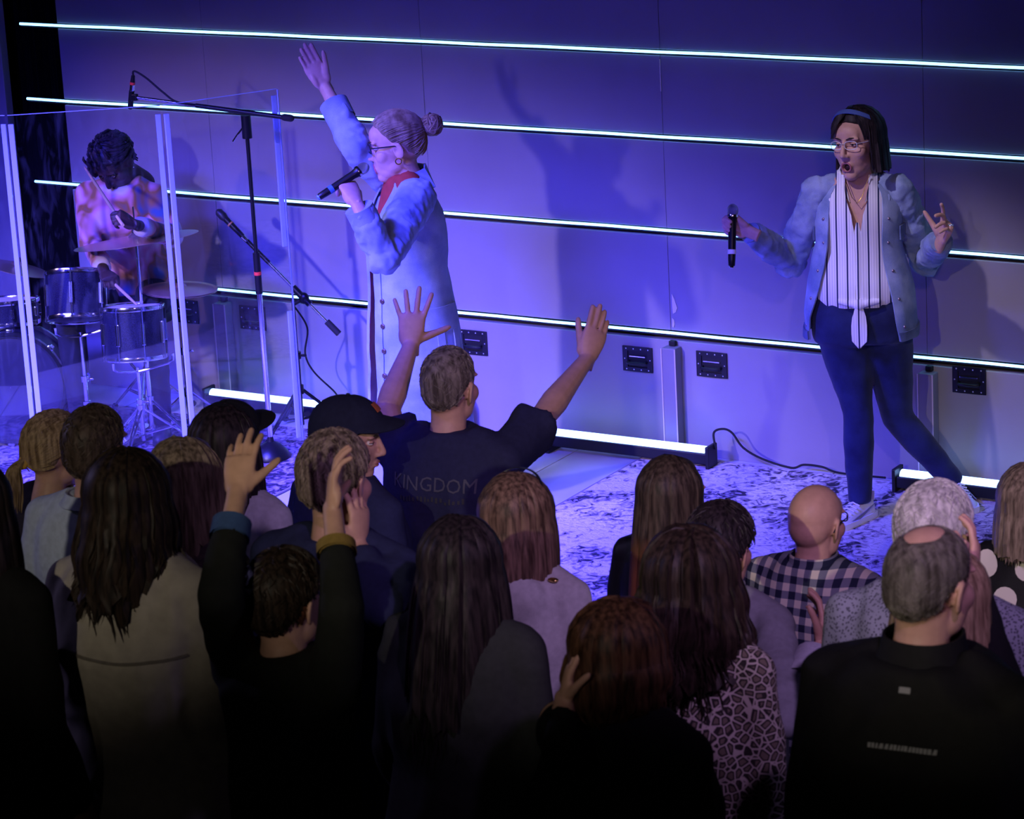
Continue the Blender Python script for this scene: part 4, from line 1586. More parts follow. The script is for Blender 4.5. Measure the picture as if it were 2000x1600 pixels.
# shirt with navy stripes
def stripe_mat():
    m = mat('striped_shirt', (0.85, 0.85, 0.86), 0.85, spec=0.15)
    nt = m.node_tree
    b = nt.nodes['Principled BSDF']
    tc = nt.nodes.new('ShaderNodeTexCoord')
    mp = nt.nodes.new('ShaderNodeMapping')
    mp.inputs['Scale'].default_value = (1, 0.15, 0.0)
    wv = nt.nodes.new('ShaderNodeTexWave')
    wv.inputs['Scale'].default_value = 7.5
    wv.inputs['Distortion'].default_value = 0.5
    wv.inputs['Detail'].default_value = 1
    wv2 = nt.nodes.new('ShaderNodeTexWave')
    wv2.inputs['Scale'].default_value = 30
    r = nt.nodes.new('ShaderNodeValToRGB')
    r.color_ramp.elements[0].color, r.color_ramp.elements[0].position = (0.03, 0.04, 0.12, 1), 0.03
    r.color_ramp.elements[1].color, r.color_ramp.elements[1].position = (0.85, 0.85, 0.87, 1), 0.09
    r2 = nt.nodes.new('ShaderNodeValToRGB')
    r2.color_ramp.elements[0].color, r2.color_ramp.elements[0].position = (0.55, 0.55, 0.62, 1), 0.1
    r2.color_ramp.elements[1].color, r2.color_ramp.elements[1].position = (1, 1, 1, 1), 0.3
    mx = nt.nodes.new('ShaderNodeMix')
    mx.data_type = 'RGBA'
    mx.blend_type = 'MULTIPLY'
    mx.inputs[0].default_value = 0.6
    nt.links.new(tc.outputs['Object'], mp.inputs['Vector'])
    for w in (wv, wv2):
        nt.links.new(mp.outputs['Vector'], w.inputs['Vector'])
    nt.links.new(wv.outputs['Fac'], r.inputs['Fac'])
    nt.links.new(wv2.outputs['Fac'], r2.inputs['Fac'])
    nt.links.new(r.outputs['Color'], mx.inputs[6])
    nt.links.new(r2.outputs['Color'], mx.inputs[7])
    nt.links.new(mx.outputs[2], b.inputs['Base Color'])
    return m


m_str = stripe_mat()
s_ = sj.s
grid = []
secs = [(.915, .186, .146, 5), (.945, .198, .160, 4), (1.03, .180, .148, 4), (1.13, .150, .122, 4), (1.22, .152, .132, 5), (1.29, .150, .128, 9), (1.345, .142, .108, 18), (1.385, .110, .086, 27), (1.415, .088, .076, 33), (1.44, .078, .070, 36)]
for z, rx, ry, gap in secs:
    z = z * s_ / .966
    row = []
    for j in range(57):
        a = math.radians(90 + gap + (360 - 2 * gap) * j / 56)
        d = fold_noise((math.cos(a) * .3, math.sin(a) * .3, z * .6), .007, 4.2, (16, 16, 3)) * (1.25 if z < 1.2 else .4)
        row.append(((rx * s_ + d) * math.cos(a), (ry * s_ + d) * math.sin(a) + .005, z))
    grid.append(row)
so = sheet(grid, .004).build('shirt', m_str, sj.root, angle=70)
# shirt front band, collar wings, knot and hanging tail
kb = MB()
band = [[(x, .005 + ry * s_ + dy, z * s_ / .966) for x, dy in ((-.017, -.001), (0, .006), (.017, -.001))] for z, ry in ((.93, .157), (1.03, .151), (1.13, .123), (1.21, .133))]
band.append([(x * .25, .005 + .130 * s_ + dy, 1.262 * s_ / .966) for x, dy in ((-.017, -.001), (0, .004), (.017, -.001))])
kb = sheet(band, .004)
kb.build('button_band', m_str, so)
for s in (-1, 1):
    g = [[Vector((s * .030, .088, 1.335 * s_ / .966)), Vector((s * .062, .060, 1.365 * s_ / .966))], [Vector((s * .047, .070, 1.405 * s_ / .966)), Vector((s * .084, .040, 1.420 * s_ / .966))], [Vector((s * .070, .02, 1.455 * s_ / .966)), Vector((s * .088, .0, 1.44 * s_ / .966))], [Vector((s * .066, -.045, 1.462 * s_ / .966)), Vector((s * .080, -.055, 1.44 * s_ / .966))]]
    sheet(g, .004).build('collar_wing', m_str, so)
kz = .935 * s_ / .966
kb = MB()
kb.ellip((0, .166, kz), (.026, .022, .024))
kb.tube([(-.085, .146, kz + .01), (-.03, .165, kz + .004), (.03, .165, kz + .004), (.085, .146, kz + .012)], [.012, .016, .016, .012], 10)
kb2 = remesh(kb, .005, 3)
link_mesh('knot', kb2, m_str, so, True, 180)
tail = [[Vector((x * w, .172 + .008 * math.sin(x * 60 + i), kz - .015 - (0, .035, .07, .105, .135, .165)[i])) for x in (-.030, -.015, 0, .015, .030)] for i, w in enumerate((.55, .85, 1.0, 1.05, 1.0, .12))]
sheet(tail, .004).build('tail', m_str, so)
m_gold = mat('gold', (.8, .55, .2), .25, metal=1)
MB().tube([(-.05, .075, 1.44), (-.02, .105, 1.36), (0, .112, 1.335), (.02, .105, 1.36), (.05, .075, 1.44)], .0016, 5).build('necklace', m_gold, sj.root)

# denim jacket, open
m_den = denim('light_denim', (0.42, 0.52, 0.74), (0.18, 0.26, 0.46))
m_denin = m_den
a_ = sj.arms
secs = [(.80, .226, .180, -.005, 62, 40), (.90, .224, .182, -.005, 56, 36), (1.05, .204, .162, -.003, 46, 32), (1.20, .172, .142, 0, 40, 30), (1.30, .176, .132, 0, 38, 30), (1.36, .170, .112, -.002, 38, 32), (1.41, .148, .092, -.005, 42, 36), (1.445, .108, .080, -.010, 46, 42), (1.47, .086, .074, -.014, 50, 48)]
secs = [(z * s_, rx * s_ * 1.03, ry * s_, yc, gr, gl) for z, rx, ry, yc, gl, gr in secs]
sl = []
for k in 'RL':
    a, e, w = (Vector(v) for v in a_[k][:3])
    a = a + Vector((0, 0, -.012))
    inn = Vector((a.x * .55, -.005, a.z + .018))
    wr = e.lerp(w, .93)
    sl.append(([inn, a, a.lerp(e, .5), e, e.lerp(wr, .5), wr], [.044, .055, .061, .060, .052, .043]))
jk, jg = open_coat(sj, m_den, secs, sl, 'denim_jacket', seed=2.0, amp=.011)
# collar, pocket flaps, buttons, waistband, cuffs
m_dark_den = denim('seam_denim', (0.20, 0.27, 0.44), (0.09, 0.13, 0.25))
for s in (-1, 1):
    g = [[Vector((s * .055, .080, 1.30 * s_)), Vector((s * .115, .088, 1.335 * s_))], [Vector((s * .070, .060, 1.40 * s_)), Vector((s * .128, .062, 1.385 * s_))], [Vector((s * .080, .015, 1.485 * s_)), Vector((s * .122, .01, 1.435 * s_))], [Vector((s * .060, -.060, 1.500 * s_)), Vector((s * .085, -.090, 1.440 * s_))], [Vector((0, -.078, 1.505 * s_)), Vector((0, -.105, 1.440 * s_))]]
    sheet(g if s > 0 else [list(r) for r in g], .006).build('collar', m_den, jk)
    cs = range(7, 14) if s < 0 else range(43, 50)
    g = []
    for r in range(24, 20, -1):
        drop = .012 if r == 21 else 0
        g.append([Vector(jg[r][c]) + Vector((jg[r][c][0], jg[r][c][1], 0)).normalized() * .008 - Vector((0, 0, drop * (1 - abs(i - 3) / 3))) for i, c in enumerate(cs)])
    g = [list(reversed(r)) for r in g]
    sheet(g, .007).build('pocket_flap', m_dark_den, jk)
    q = Vector(jg[21][cs[3]])
    MB().ellip(tuple(q + Vector((q.x, q.y, 0)).normalized() * .012), (.006, .006, .006), None, 8, 5).build('button', mat('metal_button', (.3, .25, .3), .35, metal=.8), jk)
col_i = 2
for j, cc in ((2, 0), (54, 1)):
    for r in (3, 9, 15, 21, 26):
        q = Vector(jg[r][j])
        MB().ellip(tuple(q + Vector((0, .002, 0)) + Vector((q.x, q.y, 0)).normalized() * .003), (.0075, .005, .0075), None, 10, 6).build('button', MATS['metal_button'], jk)
m_stitch = denim('stitched_seam', (0.10, 0.14, 0.26), (0.06, 0.09, 0.18))


def seam(parent, grid, cells, lift=.005, r=.0028, m=m_stitch):
    pts = []
    for rr, cc in cells:
        q = Vector(grid[rr][cc])
        pts.append(q + Vector((q.x, q.y, 0)).normalized() * lift)
    return MB().tube(pts, r, 6).build('seam', m, parent)


for cc in (6, 13, 43, 50):
    seam(jk, jg, [(rr, cc) for rr in range(3, 25)], .003)
for c0, c1 in ((1, 15), (41, 55)):
    seam(jk, jg, [(25, cc) for cc in range(c0, c1 + 1)], .003)
for cc in (1, 55):
    seam(jk, jg, [(rr, cc) for rr in range(1, 29)], .003, .002)
for row in (jg[0:3],):
    g = [[Vector(q) + Vector((q[0], q[1], 0)).normalized() * .005 for q in r] for r in row]
    sheet(g, .008).build('waistband', m_dark_den, jk)
for k in 'RL':
    a, e, w = (Vector(v) for v in a_[k][:3])
    d = (w - e).normalized()
    c0 = e.lerp(w, .74)
    c1 = e.lerp(w, .96)
    MB().tube([c0, c1, c1 - d * .001, c0], [.0445, .043, .037, .037], 18, cap=False).build('cuff', m_den, jk)


# hair: side-parted black bob
def bob(mb):
    rnd = random.Random(5)
    hair_long(mb, L=.115, off=.017, flare=.006, drape=-.010, th0=96, tuck=-.004, face=60, face2=98, strands=380, seed=3, groove=.003)
    part = -12
    for k in range(170):                      # fringe swept from the parting over the forehead
        u = rnd.random()
        side = -1 if rnd.random() < .62 else 1
        ph0 = part + rnd.uniform(-3, 3)
        ph1 = part + side * (25 + 45 * u)
        pts = []
        for i in range(9):
            q = i / 8
            th = 8 + (92 - 8) * q if side < 0 else 8 + (86 - 8) * q
            ph = ph0 + (ph1 - ph0) * min(1, (q * 1.5) ** .8) + (side * 18 * max(0, q - .55))
            lift = .016 * (1 - abs(q - .4)) + .004 + rnd.uniform(-.002, .003)
            pts.append(skull(ph, th, lift))
        mb.tube(pts, [.003] * 7 + [.002, .0006], 4, cap=False)


sj.hair(bob, hd_black)


def headband(p, m, th=(38, 47), phi=100):
    g = []
    for t in range(4):
        r = []
        for j in range(41):
            ph = -phi + 2 * phi * j / 40
            r.append(p.HM @ skull(ph, th[0] + (th[1] - th[0]) * t / 3 + 32 * (abs(ph) / 100) ** 2, .0235))
        g.append(r)
    return sheet(g, .003).build('headband', m, p.root)


headband(sj, mat('blue_band', (.08, .14, .45), .7), (27, 38), 96)


def sneaker(p, k, m_up, m_sole, m_mark, inner):
    an, toe = Vector(p.legs[k][2]), Vector(p.legs[k][3])
    toe.z = 0
    toe.normalize()
    M = frame_mat((an.x, an.y, an.z - .075), (0, 0, 1), (toe.y, -toe.x, 0))
    up = MB()
    rings = []
    for y, hw, h in ((-.075, .026, .075), (-.06, .034, .090), (-.02, .036, .095), (.02, .037, .080), (.06, .042, .062), (.11, .047, .052), (.15, .044, .045), (.18, .030, .036), (.192, .012, .028)):
        rings.append([(hw * math.cos(a) * (1 if math.sin(a) < .3 else .85), y, .018 + max(0, math.sin(a)) ** .7 * (h - .018) if math.sin(a) > 0 else .018) for a in [2 * PI * q / 20 for q in range(20)]])
    up.rings(rings)
    up.v = [tuple(M @ Vector(v)) for v in up.v]
    me = remesh(up, .006, 3)
    o = link_mesh('sneaker', me, m_up, p.root, True, 180)
    so_ = MB()
    outl = [(-.086, 0), (-.08, .030), (-.04, .042), (.02, .042), (.08, .050), (.14, .051), (.185, .036), (.203, 0), (.185, -.034), (.14, -.047), (.08, -.046), (.02, -.040), (-.04, -.040), (-.08, -.030)]
    r0 = [[(x, y, z) for y, x in outl] for z in (0.0, .012, .026)]
    r0[0] = [(x * .96, y, z) for x, y, z in r0[0]]
    so_.rings(r0, M=M)
    so_.build('sole', m_sole, o)
    for i in range(5):
        y = .045 + i * .018
        z = .088 - i * .0075
        MB().tube([M @ Vector((-.028, y - .008, z - .012)), M @ Vector((0, y, z)), M @ Vector((.028, y - .008, z - .012))], .0035, 6).build('lace', m_sole, o)
    for s in (-1, 1):           # tick mark on the side
        mk = MB()
        pts = [(.115, .034), (.06, .030), (.02, .040), (-.045, .070), (.02, .052), (.05, .046), (.115, .034)]
        outer = [Vector((s * (.0475 if y > .05 else .0415), y, z)) for y, z in pts[:-1]]
        n = len(outer)
        vv = [M @ q for q in outer] + [M @ (q + Vector((s * .003, 0, 0))) for q in outer]
        mk.add(vv, [tuple(range(n)), tuple(range(2 * n - 1, n - 1, -1))] + [(i, (i + 1) % n, n + (i + 1) % n, n + i) for i in range(n)])
        mk.build('tick_mark', m_mark, o, smooth=False)
    g = [[M @ Vector((x, -.072 + .0 * x, z)) for x in (-.016, 0, .016)] for z in (.07, .095, .108)]
    sheet(g, .006).build('heel_tab', m_up, o)


m_snk = mat('white_sneaker', (.74, .74, .78), .55, noise_amt=.08, noise_scale=60)
for k in 'RL':
    sneaker(sj, k, m_snk, mat('sneaker_sole', (.8, .8, .84), .5), mat('tick_grey', (.22, .22, .28), .4), 1)
MB().torus((0, 0, 0), .0090, .0016, T(sj.arms['L'][2]) @ T(sj.ldir(at_scale(1857, 440, D + 20) - at_scale(1838, 470, D + 16))), 14, 6).build('ring', m_chrome, sj.root)
mic('black handheld microphone with a white band held by the singer in jeans', at_scale(1429, 521, D + 12.7), at_scale(1431, 398, D + 12.7), m_whitetape)

# ---- singer in the long denim coat
P1 = at_z(779, 219, 1.735)
sc = Person('woman singing in a long denim coat with one arm raised high', (P1.x, P1.y, 0.0), 1.735, yaw=138, fem=True, sw=1.10, girth=1.22, hs=1.10, head=(-14, 6, 0), mouth=0.9)
D = 484.0
elL, wrL = at_scale(748, 505, D + 12), at_scale(697, 398, D + 16)
sc.arm('L', elL, wrL, 'mic', at_scale(672, 345, D + 14) - wrL, cam_dir * .75 - cam_left * .55)
elR, wrR = at_scale(693, 283, D - 5), at_scale(634, 168, D - 9)
sc.arm('R', elR, wrR, 'blade', at_scale(598, 105, D - 8) - wrR, -cam_dir * .75 + cam_left * .2 + Vector((0, 0, -.2)))
sc.girth, sc.sw = 1.0, .95
sc.body(bare=('R',), hand_s=1.08)
m_red_dress = cloth_mat('rust_red_knit', (0.34, 0.045, 0.04), scale=40)
sc.girth, sc.sw = 1.02, .92
sc.top(m_red_dress, 'dress', .002, .45, .1, 1.0, .003, freq=(6, 6, 2))
nk = MB()
hl = [sc.HM @ Vector((0, y, z)) for y, z in ((-.036, -.20), (-.034, -.165), (-.030, -.130), (-.028, -.112))]
nk.tube(hl, [.086, .070, .066, .064], 24, cap=False)
nk.build('turtleneck', m_red_dress, sc.root)
sc.shoes(mat('boot_black', (.02, .02, .022), .5))
m_coat = denim('pale_denim', (0.36, 0.46, 0.66), (0.22, 0.30, 0.50))
s_ = sc.s
secs = [(.30, .205, .215, -.01, 36, 24), (.55, .195, .200, -.01, 32, 22), (.80, .190, .178, -.008, 26, 18), (.98, .178, .158, -.004, 22, 15), (1.10, .170, .150, 0, 22, 15), (1.22, .180, .156, .002, 26, 17), (1.32, .184, .140, 0, 30, 19), (1.38, .172, .115, -.004, 33, 24), (1.42, .148, .095, -.008, 38, 32), (1.455, .110, .084, -.012, 44, 40), (1.475, .090, .080, -.016, 48, 46)]
secs = [(z * s_, rx * s_ * 1.05, ry * s_ * 1.04, yc, gr, gl) for z, rx, ry, yc, gl, gr in secs]
a_ = sc.arms
sl = []
for k, f in (('R', .66), ('L', .90)):
    a, e, w = (Vector(v) for v in a_[k][:3])
    inn = Vector((a.x * .5, -.005, a.z + .012))
    wr = e.lerp(w, f)
    sl.append(([inn, a, a.lerp(e, .5), e, e.lerp(wr, .5), wr], [.066, .078, .074, .066, .058, .052]))
ck, cg = open_coat(sc, m_coat, secs, sl, 'denim_coat', seed=7.0, amp=.008, cols=64)
g = [[Vector(q) + Vector((q[0], q[1], 0)).normalized() * .004 for q in r[:4]] for r in cg[:27]]
sheet(g, .008).build('front_band', m_coat, ck)
g = [[Vector(q) + Vector((q[0], q[1], 0)).normalized() * .004 for q in r[-4:]] for r in cg[:27]]
sheet(g, .008).build('front_band', m_coat, ck)
m_btn = mat('brown_button', (.10, .06, .05), .4, metal=.4)
for r in (5, 8, 11, 14, 17, 20):
    q = Vector(cg[r][3])
    dq = Vector((q.x, q.y, 0)).normalized()
    M = frame_mat(q + dq * .008, dq, (0, 0, 1))
    MB().lathe([(.001, .005), (.008, .005), (.0115, .002), (.0115, -.002)], 16, M).build('button', m_btn, ck)
for cc in (4, 8, 30, 60):
    seam(ck, cg, [(rr, cc) for rr in range(1, 27)], .003, .0024)
seam(ck, cg, [(27, cc) for cc in range(2, 34)], .003, .0024)
seam(ck, cg, [(1, cc) for cc in range(0, 40)], .003, .0024)
# side pocket panel, belt tab, epaulette, collar, cuffs
for c0, c1, r0, r1, nm in ((17, 19, 2, 17, 'side_seam'), (14, 26, 16, 19, 'belt'), (22, 24, 2, 16, 'side_seam')):
    g = [[Vector(q) + Vector((q[0], q[1], 0)).normalized() * .0045 for q in r[c0:c1 + 1]] for r in cg[r0:r1 + 1]]
    sheet(g, .007).build(nm, m_coat, ck)
for s in (-1, 1):
    g = [[Vector((s * .060, .110, 1.28 * s_)), Vector((s * .135, .118, 1.33 * s_))], [Vector((s * .078, .078, 1.38 * s_)), Vector((s * .142, .085, 1.385 * s_))], [Vector((s * .092, .02, 1.49 * s_)), Vector((s * .140, .02, 1.425 * s_))], [Vector((s * .072, -.070, 1.520 * s_)), Vector((s * .098, -.105, 1.44 * s_))], [Vector((0, -.092, 1.525 * s_)), Vector((0, -.122, 1.44 * s_))]]
    sheet(g, .007).build('collar', m_coat, ck)
    e = MB()
    e.box((0, 0, 0), (.085, .036, .008), T(s * .150, -.005, 1.475 * s_) @ rot('Y', s * 22), .003)
    eo = e.build('epaulette', m_coat, ck, smooth=False)
    MB().ellip((s * .118, -.005, 1.492 * s_), (.007, .007, .004), None, 8, 5).build('button', m_btn, eo)
for k, f0, f1, r in (('R', .42, .70, .060), ('L', .66, .93, .057)):
    a, e, w = (Vector(v) for v in a_[k][:3])
    c0, c1 = e.lerp(w, f0), e.lerp(w, f1)
    MB().tube([c0, c1, c1.lerp(c0, .01), c0], [r, r * 1.03, r * .90, r * .88], 20, cap=False).build('cuff', m_coat, ck)
    q = MB()
    d = (c1 - c0).normalized()
    sd = sc.ldir(cam_dir).cross(d).normalized()
    nn = d.cross(sd)
    q.ellip(tuple(c0.lerp(c1, .5) + sd * r * .75 - nn * r * .70), (.010, .010, .010), None, 10, 6)
    q.build('cuff_button', m_btn, ck)
sc.face(hair_mat('brow_brown', (.05, .03, .02), (.10, .06, .04)), lip=(0.45, 0.12, 0.13))
m_gl = mat('black_glasses', (.015, .015, .03), .3, spec=.5)
sc.glasses(m_gl, thick=0.0026, r=.020)
hd_blond = hair_mat('dark_blond_hair', (0.15, 0.095, 0.06), (0.36, 0.26, 0.18), .35)


def slick_bun(mb, bun=(0, -.135, .052), R=.040, seed=4, back=True, n=520):
    rnd = random.Random(seed)
    hair_short(mb, .009, .010, HAIRLINE, 0, 0, seed=seed, lump=.1)
    B = Vector(bun)
    for k in range(n):                      # strands drawn back from the hairline into the bun
        phi = rnd.uniform(-180, 180)
        t1 = lerp_tab(abs(phi), HAIRLINE) * rnd.uniform(.25, 1.0)
        p0 = skull(phi, t1, .003)
        pts = []
        for i in range(8):
            q = i / 7
            p = p0.lerp(B, q)
            d = (p - HC)
            ph = math.degrees(math.atan2(d.x, d.y))
            th = math.degrees(math.acos(max(-1, min(1, d.normalized().z))))
            sp_ = skull(ph, th, .0105 + rnd.uniform(-.001, .0025))
            pts.append(sp_ if (sp_ - HC).length > (p - HC).length else p)
        mb.tube(pts, [.0006, .0022, .0026, .0026, .0026, .0024, .002, .002], 3, cap=False)
    for k in range(130):                    # coiled bun
        ax = Vector((rnd.gauss(0, 1), rnd.gauss(0, 1), rnd.gauss(0, 1))).normalized()
        u = ax.orthogonal().normalized()
        v = ax.cross(u)
        r = R * rnd.uniform(.78, 1.06)
        a0 = rnd.uniform(0, 2 * PI)
        L = rnd.uniform(1.5, 4)
        pts = [B + Vector((0, -.012, .004)) + (u * math.cos(a0 + L * i / 9) + v * math.sin(a0 + L * i / 9)) * r * (1 - .12 * (i / 9) ** 2) for i in range(10)]
        mb.tube(pts, [.0008] + [.0042] * 7 + [.003, .0008], 4, cap=False)
    mb.ellip(tuple(B + Vector((0, -.012, .004))), (R * .9, R * .9, R * .9))


sc.hair(slick_bun, hd_blond)
for s in (-1, 1):
    MB().torus((0, 0, 0), .011, .0022, sc.HM @ T(s * .082, -.004, -.044) @ rot('Y', 90), 16, 6).build('earring', m_gold, sc.root)
mic('black handheld microphone with a blue band held at the coat singer\'s mouth', at_scale(622, 386, D + 16), at_scale(720, 322, D + 14), m_bluetape)

# ---- drummer
P2 = at_y(238, 250, -0.42)
dm = Person('drummer in a tie-dye sweatshirt with tied-back locks, looking down behind the kit', (P2.x, P2.y, 0.012 + P2.z - 1.62), 1.62, yaw=200, fem=False, skin='dark', sw=1.0, girth=1.02, hs=1.04, head=(-14, 34, 6), lean=.22)
seat_z = .93 * dm.s
zf = -(P2.z - 1.62)
for k, s in (('R', 1), ('L', -1)):
    dm.legs[k] = ((s * .09, 0, seat_z - .03), (s * .20, .40, seat_z - .02), (s * .20, .38, zf + .085), (s * .15, 1, 0))
D = proj_d = FPX / ((P2 - CAM).dot(_fw))
dm.arm('R', at_scale(176, 470, D + 2), at_scale(205, 532, D + 12), 'grip', at_scale(222, 552, D + 16) - at_scale(205, 532, D + 12), cam_dir * .3 + Vector((0, 0, .8)))
dm.arm('L', at_scale(338, 462, D + 4), at_scale(262, 438, D + 22), 'grip', at_scale(228, 420, D + 24) - at_scale(262, 438, D + 22), cam_dir * .6 + Vector((0, 0, .6)))
dm.body(bare=('R', 'L'))


def tiedye():
    m = mat('tie_dye_fleece', (0.7, 0.6, 0.6), 0.95, spec=0.1, sheen=0.2)
    nt = m.node_tree
    b = nt.nodes['Principled BSDF']
    tc = nt.nodes.new('ShaderNodeTexCoord')
    n = nt.nodes.new('ShaderNodeTexNoise')
    n.inputs['Scale'].default_value = 5.5
    n.inputs['Detail'].default_value = 2
    n.inputs['Distortion'].default_value = 0.8
    r = nt.nodes.new('ShaderNodeValToRGB')
    e = r.color_ramp.elements
    e[0].position, e[0].color = 0.30, (0.05, 0.10, 0.22, 1)
    e[1].position, e[1].color = 0.72, (0.75, 0.70, 0.80, 1)
    for p_, c in ((0.42, (0.28, 0.12, 0.03, 1)), (0.50, (0.62, 0.26, 0.30, 1)), (0.60, (0.70, 0.55, 0.50, 1))):
        q = e.new(p_)
        q.color = c
    nt.links.new(tc.outputs['Object'], n.inputs['Vector'])
    nt.links.new(n.outputs['Fac'], r.inputs['Fac'])
    nt.links.new(r.outputs['Color'], b.inputs['Base Color'])
    return m


dm.top(tiedye(), 'sweatshirt', .022, .90, .93, 1.08, .010, seed=3.3)
nb = MB()
nb.torus((0, 0, 0), .082, .013, T(lean_pt((0, .01, dm.zs + .045), dm.s, dm.lean)) @ rot('X', -18), 28, 8)
nb.build('neckband', cloth_mat('grey_rib', (.5, .5, .58)), dm.root)
dm.pants(cloth_mat('charcoal_trousers', (.02, .02, .028)), 'trousers')
dm.shoes(mat('boot_black', (.02, .02, .022), .5))
dm.face(None, lip=(.10, .045, .04), iris=(.02, .012, .01))


def locks(mb):
    rnd = random.Random(9)
    hair_short(mb, .012, .016, ((0, 56), (60, 74), (90, 92), (120, 122), (180, 130)), 0, 0, seed=2)
    for k in range(95):                     # twisted locks gathered at the back, some ends standing up in front
        phi = rnd.uniform(-180, 180)
        th = rnd.uniform(10, 85)
        pts = []
        front = abs(phi) < 75 and rnd.random() < .35
        for i in range(9):
            q = i / 8
            if front:
                p = skull(phi, th * (1 - .5 * q), .014 + .03 * q + .006 * math.sin(q * 9))
            else:
                ph2 = phi + (180 * (1 if phi > 0 else -1) - phi) * q * .85
                p = skull(ph2, th + (95 - th) * q, .016 + .008 * math.sin(q * 8 + k))
            p = p + Vector((math.sin(i * 2 + k), math.cos(i * 2.2 + k), 0)) * .003
            pts.append(p)
        if not front and rnd.random() < .5:
            e = pts[-1]
            pts += [e + Vector((rnd.uniform(-.02, .02), .010 * j, -.022 * j)) for j in range(1, 5)]
        mb.tube(pts, [.0065] * (len(pts) - 1) + [.003], 6)


dm.hair(locks, hd_black)
for s in (-1, 1):
    MB().ellip(tuple(dm.HM @ Vector((s * .084, -.004, -.034))), (.004, .004, .004), None, 8, 6).build('earring', m_chrome, dm.root)
m_wood = mat('hickory', (.50, .33, .18), .5)
for lab, a, b in (('wooden drumstick in the drummer\'s raised hand', at_scale(165, 326, D + 8), at_scale(240, 440, D + 26)), ('wooden drumstick lowered over the tom drum', at_scale(268, 596, D + 18), at_scale(206, 538, D + 12))):
    t = MB().tube([a, a.lerp(b, .03), a.lerp(b, .3), b], [.003, .005, .0075, .0075], 10).build('drumstick', m_wood)
    tag(t, lab, 'drumstick')
th = thing('drum_throne', 'round black drum throne under the drummer', 'stool', (P2.x - .02, P2.y + .05, ZR))
zt = dm.root.location.z + seat_z - .13
MB().lathe([(.001, zt), (.15, zt), (.165, zt - .02), (.165, zt - .06), (.15, zt - .07), (.001, zt - .07)], 28).build('seat', mat('black_vinyl', (.015, .015, .017), .4), th)
tripod(th, zt - .07, .22, .013, 1.0)


# ------------------------------------------------------------------ the crowd
hd_brown = hair_mat('brown_hair', (0.020, 0.011, 0.008), (0.085, 0.050, 0.034))
hd_dark = hair_mat('dark_brown_hair', (0.009, 0.006, 0.005), (0.040, 0.026, 0.020))
hd_light = hair_mat('light_brown_hair', (0.09, 0.066, 0.048), (0.30, 0.23, 0.17))
hd_blonde = hair_mat('blonde_hair', (0.16, 0.10, 0.055), (0.48, 0.34, 0.20))
hd_grey = hair_mat('grey_hair', (0.07, 0.065, 0.065), (0.30, 0.28, 0.27), .8)
hd_white = hair_mat('white_hair', (0.30, 0.29, 0.28), (0.62, 0.60, 0.58), .8)
hd_ash = hair_mat('ash_hair', (0.05, 0.035, 0.028), (0.26, 0.20, 0.165), .7)
hd_auburn = hair_mat('auburn_hair', (0.022, 0.010, 0.006), (0.115, 0.055, 0.030))
c_black = cloth_mat('black_cloth', (0.010, 0.010, 0.012))
c_navy = cloth_mat('navy_cloth', (0.028, 0.034, 0.100))
c_jean = denim('crowd_denim', (0.05, 0.07, 0.15), (0.03, 0.04, 0.09))
m_shoe = mat('dark_shoe', (0.02, 0.018, 0.016), 0.5)


def ponytail(mb, tie=(0, -.118, .012), L=.17, seed=4, n=380, thick=.022):
    rnd = random.Random(seed)
    hair_short(mb, .010, .011, HAIRLINE, 0, 0, seed=seed, lump=.12)
    B = Vector(tie)
    for k in range(n):
        phi = rnd.uniform(-180, 180)
        p0 = skull(phi, lerp_tab(abs(phi), HAIRLINE) * rnd.uniform(.2, 1.0), .003)
        pts = []
        for i in range(8):
            p = p0.lerp(B, i / 7)
            d = p - HC
            sp_ = skull(math.degrees(math.atan2(d.x, d.y)), math.degrees(math.acos(max(-1, min(1, d.normalized().z)))), .0115 + rnd.uniform(-.001, .003))
            pts.append(sp_ if (sp_ - HC).length > d.length else p)
        mb.tube(pts, [.0006, .0022, .0026, .0026, .0026, .0024, .002, .002], 3, cap=False)
    for k in range(150):
        a, r = rnd.uniform(0, 2 * PI), thick * math.sqrt(rnd.random())
        off = Vector((math.cos(a), math.sin(a) * .8, 0))
        LL = L * rnd.uniform(.75, 1.1)
        pts = [B + Vector((0, -.016 - .030 * math.sin(min(1, q * 3) * 1.5), .012 - LL * q ** 1.15)) + off * r * (.35 + 1.1 * math.sin(min(1, q * 1.1) * 2.2)) for q in [i / 9 for i in range(10)]]
        mb.tube(pts, [.002] + [.0034] * 7 + [.0024, .0005], 4, cap=False)
    mb.torus((0, 0, 0), .013, .006, T(B + Vector((0, -.008, .006))) @ rot('X', 70), 16, 6)


